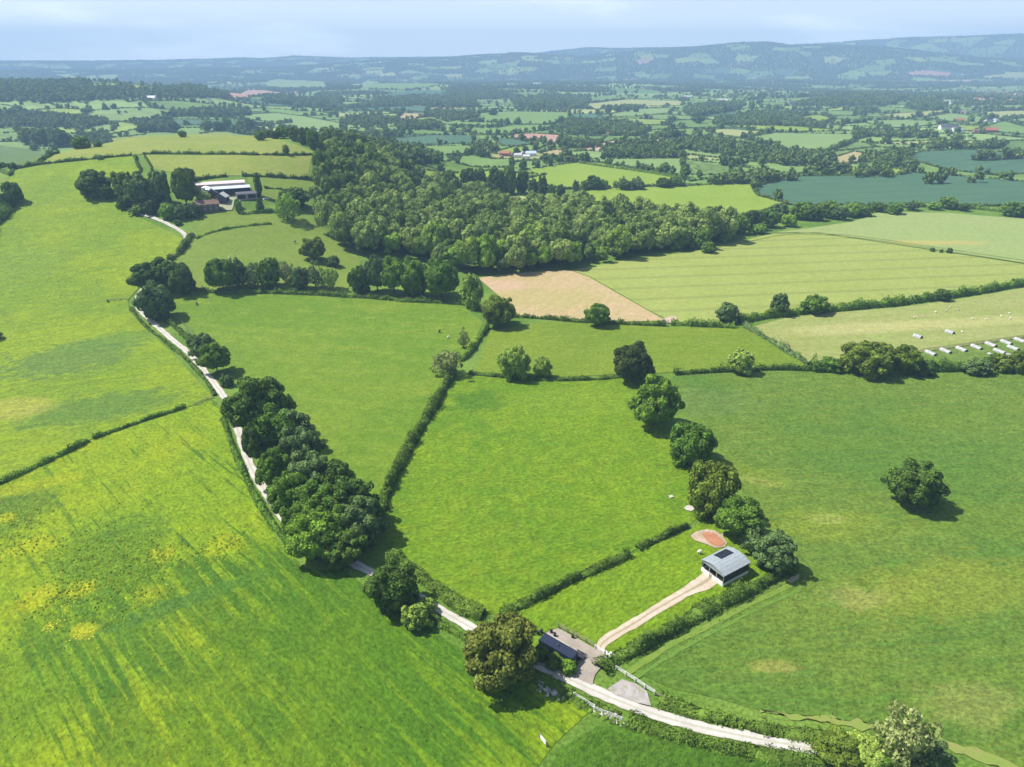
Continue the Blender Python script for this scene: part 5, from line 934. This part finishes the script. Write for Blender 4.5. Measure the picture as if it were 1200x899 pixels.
# ---------------------------------------------------------------- far farms and houses
HS = [(1111,152,20,'white','slate',0,'long grey shed of the far farm beneath the pale fields'),(1121,155,12,'white','greysheet',0,'low white shed in front of the far grey shed'),(1145,156,9,'brick','browntile',0,'brown roofed barn of the far farm'),(1151,157,7,'stone','slate',1,'slate roofed barn between the brown and red ones'),(1160,155.5,14,'brick','tile',0,'bright red roofed barn at the right of the far farm'),
 (1040,159,7,'white','slate',1,'bright white gabled house in the trees above the teal crop'),(1030,158,12,'stone','browntile',0,'brown house left of the white gabled one'),(1021,158,7,'white','slate',0,'small white house at the left of the white gabled pair'),(1124,143.5,10,'cream','tile',0,'pink farmhouse between the pale fields'),(1120,133,10,'white','slate',0,'white cottage in the far hamlet'),(1130,134,8,'white','browntile',1,'cottage with brown roof in the far hamlet'),(1135,133,6,'white','slate',0,'smallest of the cottages in the far hamlet'),
 (1158,144,9,'white','slate',0,'white farm by the pale road on the right'),(1166,143,7,'white','greysheet',1,'shed beside the white farm by the pale road'),(592,183,12,'brick','tile',0,'red roofed barn of the farm behind the wood'),(588,186,7,'brick','tile',1,'small red roofed house of the farm behind the wood'),(600,184,6,'brick','browntile',1,'brown roofed house of the farm behind the wood'),(607,185,9,'white','palesheet',0,'white shed left in the farm behind the wood'),(613,183,9,'stone','greysheet',1,'grey shed in the farm behind the wood'),(622,183,12,'white','bluesheet',0,'large pale shed of the farm behind the wood'),(617,186.5,8,'white','palesheet',0,'low white shed in front of the large pale one'),
 (578,115,5,'white','slate',1,'tall white house far off in the trees'),(567,116,6,'white','slate',0,'white house left of the tall one'),(566,122,4,'white','slate',1,'small white house below the tall one'),(530,113.5,4,'white','palesheet',0,'distant white shed on the wood edge'),(693,158,6,'white','slate',0,'white cottage at the copse edge'),(714,159,6,'cream','tile',0,'cottage with orange roof at the copse edge'),(752,145,4,'white','slate',1,'house in the trees of the far copse'),
 (966,120,8,'white','slate',0,'white hall like house beyond the pale fields'),(974,119,9,'cream','slate',0,'long cream house beside the white hall'),(985,118,4,'white','slate',1,'white house right of the cream one'),(911,119,3,'white','slate',1,'little white house beyond the belt'),(930,122,12,'stone','slate',0,'grey long house beyond the belt'),(885,93,6,'white','palesheet',0,'far white buildings in the trees'),(897,92.5,10,'white','palesheet',0,'far long white building'),(857,99.5,4,'white','slate',0,'small far white cottage left of the village'),(806,115,9,'white','palesheet',0,'white sheds at the left of the far village'),(847,119.5,10,'stone','palesheet',0,'grey far shed in the trees'),
 (1018,117,6,'stone','slate',1,'dark cottage in the far trees'),(1027,116,9,'cream','slate',0,'long cottage in the far trees'),(1088,117,3,'white','slate',1,'far white gable among dark trees'),(1108,121.5,9,'white','palesheet',0,'long white far building'),(1115,122,4,'white','slate',0,'far white cottage beside the long one'),(1123,102,6,'white','palesheet',0,'white roof above the far village'),(1130,88,6,'white','slate',0,'far white house below the hills'),(630,99,10,'white','palesheet',0,'pale sheds far beyond the wood'),(680,92,14,'white','palesheet',0,'long pale building far beyond the wood'),(15,90,6,'white','palesheet',0,'white farm on the far left ridge'),(178,117,12,'white','palesheet',0,'pale sheds in the left valley'),(245,118,5,'white','slate',0,'white house among trees of the left valley'),(257,117,4,'white','slate',1,'second white house in the left valley'),(202,116,6,'white','palesheet',0,'pale house at the red field'),(500,116,14,'white','palesheet',0,'row of pale sheds below the far copse')]
for (x, y, wp, wl, rf, tn, lb) in HS:
    p = at_one((x, y)); dep = p[1]*cp - (p[2]-CZ)*sp; L = wp*dep/FPX; big = L > 14; W = min(L*.55, 14); he = 2.8 if L < 9 else 4.2 if L < 16 else 5.0
    gable('house' if not big and wl != 'stone' else 'farm_building', lb, 'house' if not big else 'building', None, (math.pi/2 if not tn else 0)+random.uniform(-.25, .25), W, L, he, he+W*.36, wl, rf, windows=3 if not big else 0, chimney=1 if not big else 0, P=p)
VG = 'village houses in the far trees'
for i in range(58):
    if i < 40: px = (random.uniform(1136, 1196), random.uniform(107, 121))
    else: px = random.choice([(random.uniform(880, 915), random.uniform(90, 97)), (random.uniform(1030, 1100), random.uniform(98, 112)), (random.uniform(740, 800), random.uniform(80, 90)), (random.uniform(200, 270), random.uniform(88, 93))])
    p = at_one(px); L = random.uniform(12, 20); gable('village_house', 'small house of a far village among trees', 'house', None, random.choice([0, 1.57])+random.uniform(-.3, .3), 8.5, L, 6, 10, random.choice(['white','brick','cream','brick']), random.choice(['tile','slate','tile','browntile']), VG, P=p)
# ---------------------------------------------------------------- tufts and weeds that give the grass its relief
def tufts(name, label, poly, mat, n, r0, h0, clusters=None, leaf_like=False):
    W = at(poly)[:, :2]; lo, hi = W.min(0), W.max(0)
    if clusters:
        c = at([q[0] for q in clusters])[:, :2]; k = RNG.integers(0, len(c), n); sx = np.array([q[1] for q in clusters])[k]; P = c[k] + RNG.normal(0, 1, (n, 2))*sx[:, None]
    else: P = lo + RNG.random((n, 2))*(hi-lo)
    P = P[inside(P, W)]; r = np.hypot(P[:, 0], P[:, 1]); P = P[(r < 330)]; n = len(P)
    z = T(P[:, 0], P[:, 1]) + .05; k = 5; an = RNG.uniform(0, 6.28, (n, 1)) + np.arange(k)*2*math.pi/k; rd = r0*RNG.uniform(.5, 1.4, (n, 1))*RNG.uniform(.7, 1.3, (n, k)); hh = h0*RNG.uniform(.5, 1.5, n)
    ring = np.stack([P[:, 0:1]+np.cos(an)*rd, P[:, 1:2]+np.sin(an)*rd, np.repeat(z[:, None], k, 1) + RNG.uniform(0, .25, (n, k))*hh[:, None]], -1)
    top = np.stack([P[:, 0]+RNG.normal(0, r0*.3, n), P[:, 1]+RNG.normal(0, r0*.3, n), z+hh], -1)[:, None]
    V = np.concatenate([ring, top], 1).reshape(-1, 3); i = (np.arange(n)*(k+1))[:, None]; F = np.concatenate([np.stack([i[:, 0]+q, i[:, 0]+(q+1) % k, i[:, 0]+k], -1) for q in range(k)])
    o = add_mesh(name, mesh_np(name, V, [F], [mat], True)); return tag(o, label, kind='stuff')
lowp = [(-60,640),(0,575),(105,522),(218,484),(252,475),(262,500),(290,580),(330,645),(370,672),(440,700),(500,742),(560,785),(640,820),(680,836),(640,870),(610,920),(-60,920)]
tufts('grass', 'tussocks of rough grass in the lower buttercup pasture', lowp, f_lowleft, 26000, .34, .22)
tufts('weed_clumps', 'clumps of dock and rush in the lower pasture', lowp, leaf('dock_leaves', (.14, .225, .012), (.21, .30, .014), .3), 1900, .40, .46, [((130,640),7), ((110,665),7), ((150,670),7), ((135,700),6), ((95,640),5), ((25,610),4), ((15,640),4), ((150,655),7), ((75,700),4), ((190,655),4), ((260,640),4)])
tufts('buttercups', 'yellow buttercup clumps scattered in the lower pasture', lowp, plain('buttercup', (.46, .40, .01), .8, .2, 3), 1500, .2, .16, [((5,610),2), ((33,612),1.6), ((33,635),1.6), ((10,650),1.6), ((95,690),1.8), ((97,742),1.4), ((45,700),2), ((50,690),2), ((80,712),1), ((262,640),3), ((245,645),3), ((190,652),1.4), ((176,700),2.2), ((60,735),1), ((220,520),3), ((190,530),3), ((280,515),1.2), ((50,575),6)])
tufts('grass', 'low tufts of grass in the lush middle pasture', [(550,445),(738,447),(815,555),(830,592),(740,645),(590,716),(470,655),(455,600),(485,530)], f_centre, 16000, .34, .2)
tufts('crop_leaves', 'leafy tops of the green crop', [(800,450),(1200,440),(1280,899),(1100,865),(960,840),(840,812),(745,782),(920,680),(945,668),(870,575)], f_green, 30000, .36, .3)
tufts('crop_leaves', 'leafy tops of the dark young crop at the corner', [(640,930),(662,882),(700,856),(860,884),(960,899),(960,930)], f_dkcrop, 9000, .3, .25); tufts('grass', 'short tufts in the paddock', [(595,723),(810,622),(905,670),(780,740),(720,760),(660,735)], f_paddock, 5000, .3, .16)
tufts('weeds', 'yellow green weeds along the lane banks', [(640,800),(690,818),(730,838),(795,860),(855,872),(920,884),(915,893),(850,885),(730,852),(650,818)], LEAF['bramble'], 2600, .5, .6)
# ---------------------------------------------------------------- haze
hm = bpy.data.materials.new('haze'); hm.use_nodes = True; ht = hm.node_tree; ht.nodes.clear(); ho = ht.nodes.new('ShaderNodeOutputMaterial'); hv = ht.nodes.new('ShaderNodeVolumePrincipled')
hv.inputs['Color'].default_value = (.42, .66, .95, 1); hv.inputs['Density'].default_value = 1.8e-4; hv.inputs['Anisotropy'].default_value = 0.0
ht.links.new(hv.outputs[0], ho.inputs['Volume'])
bm = bmesh.new(); box(bm, -11500, 11500, -11500, 11500, -40, 560); tag(bm_obj('haze', bm, hm), 'thin pale summer haze over the valley', kind='stuff')
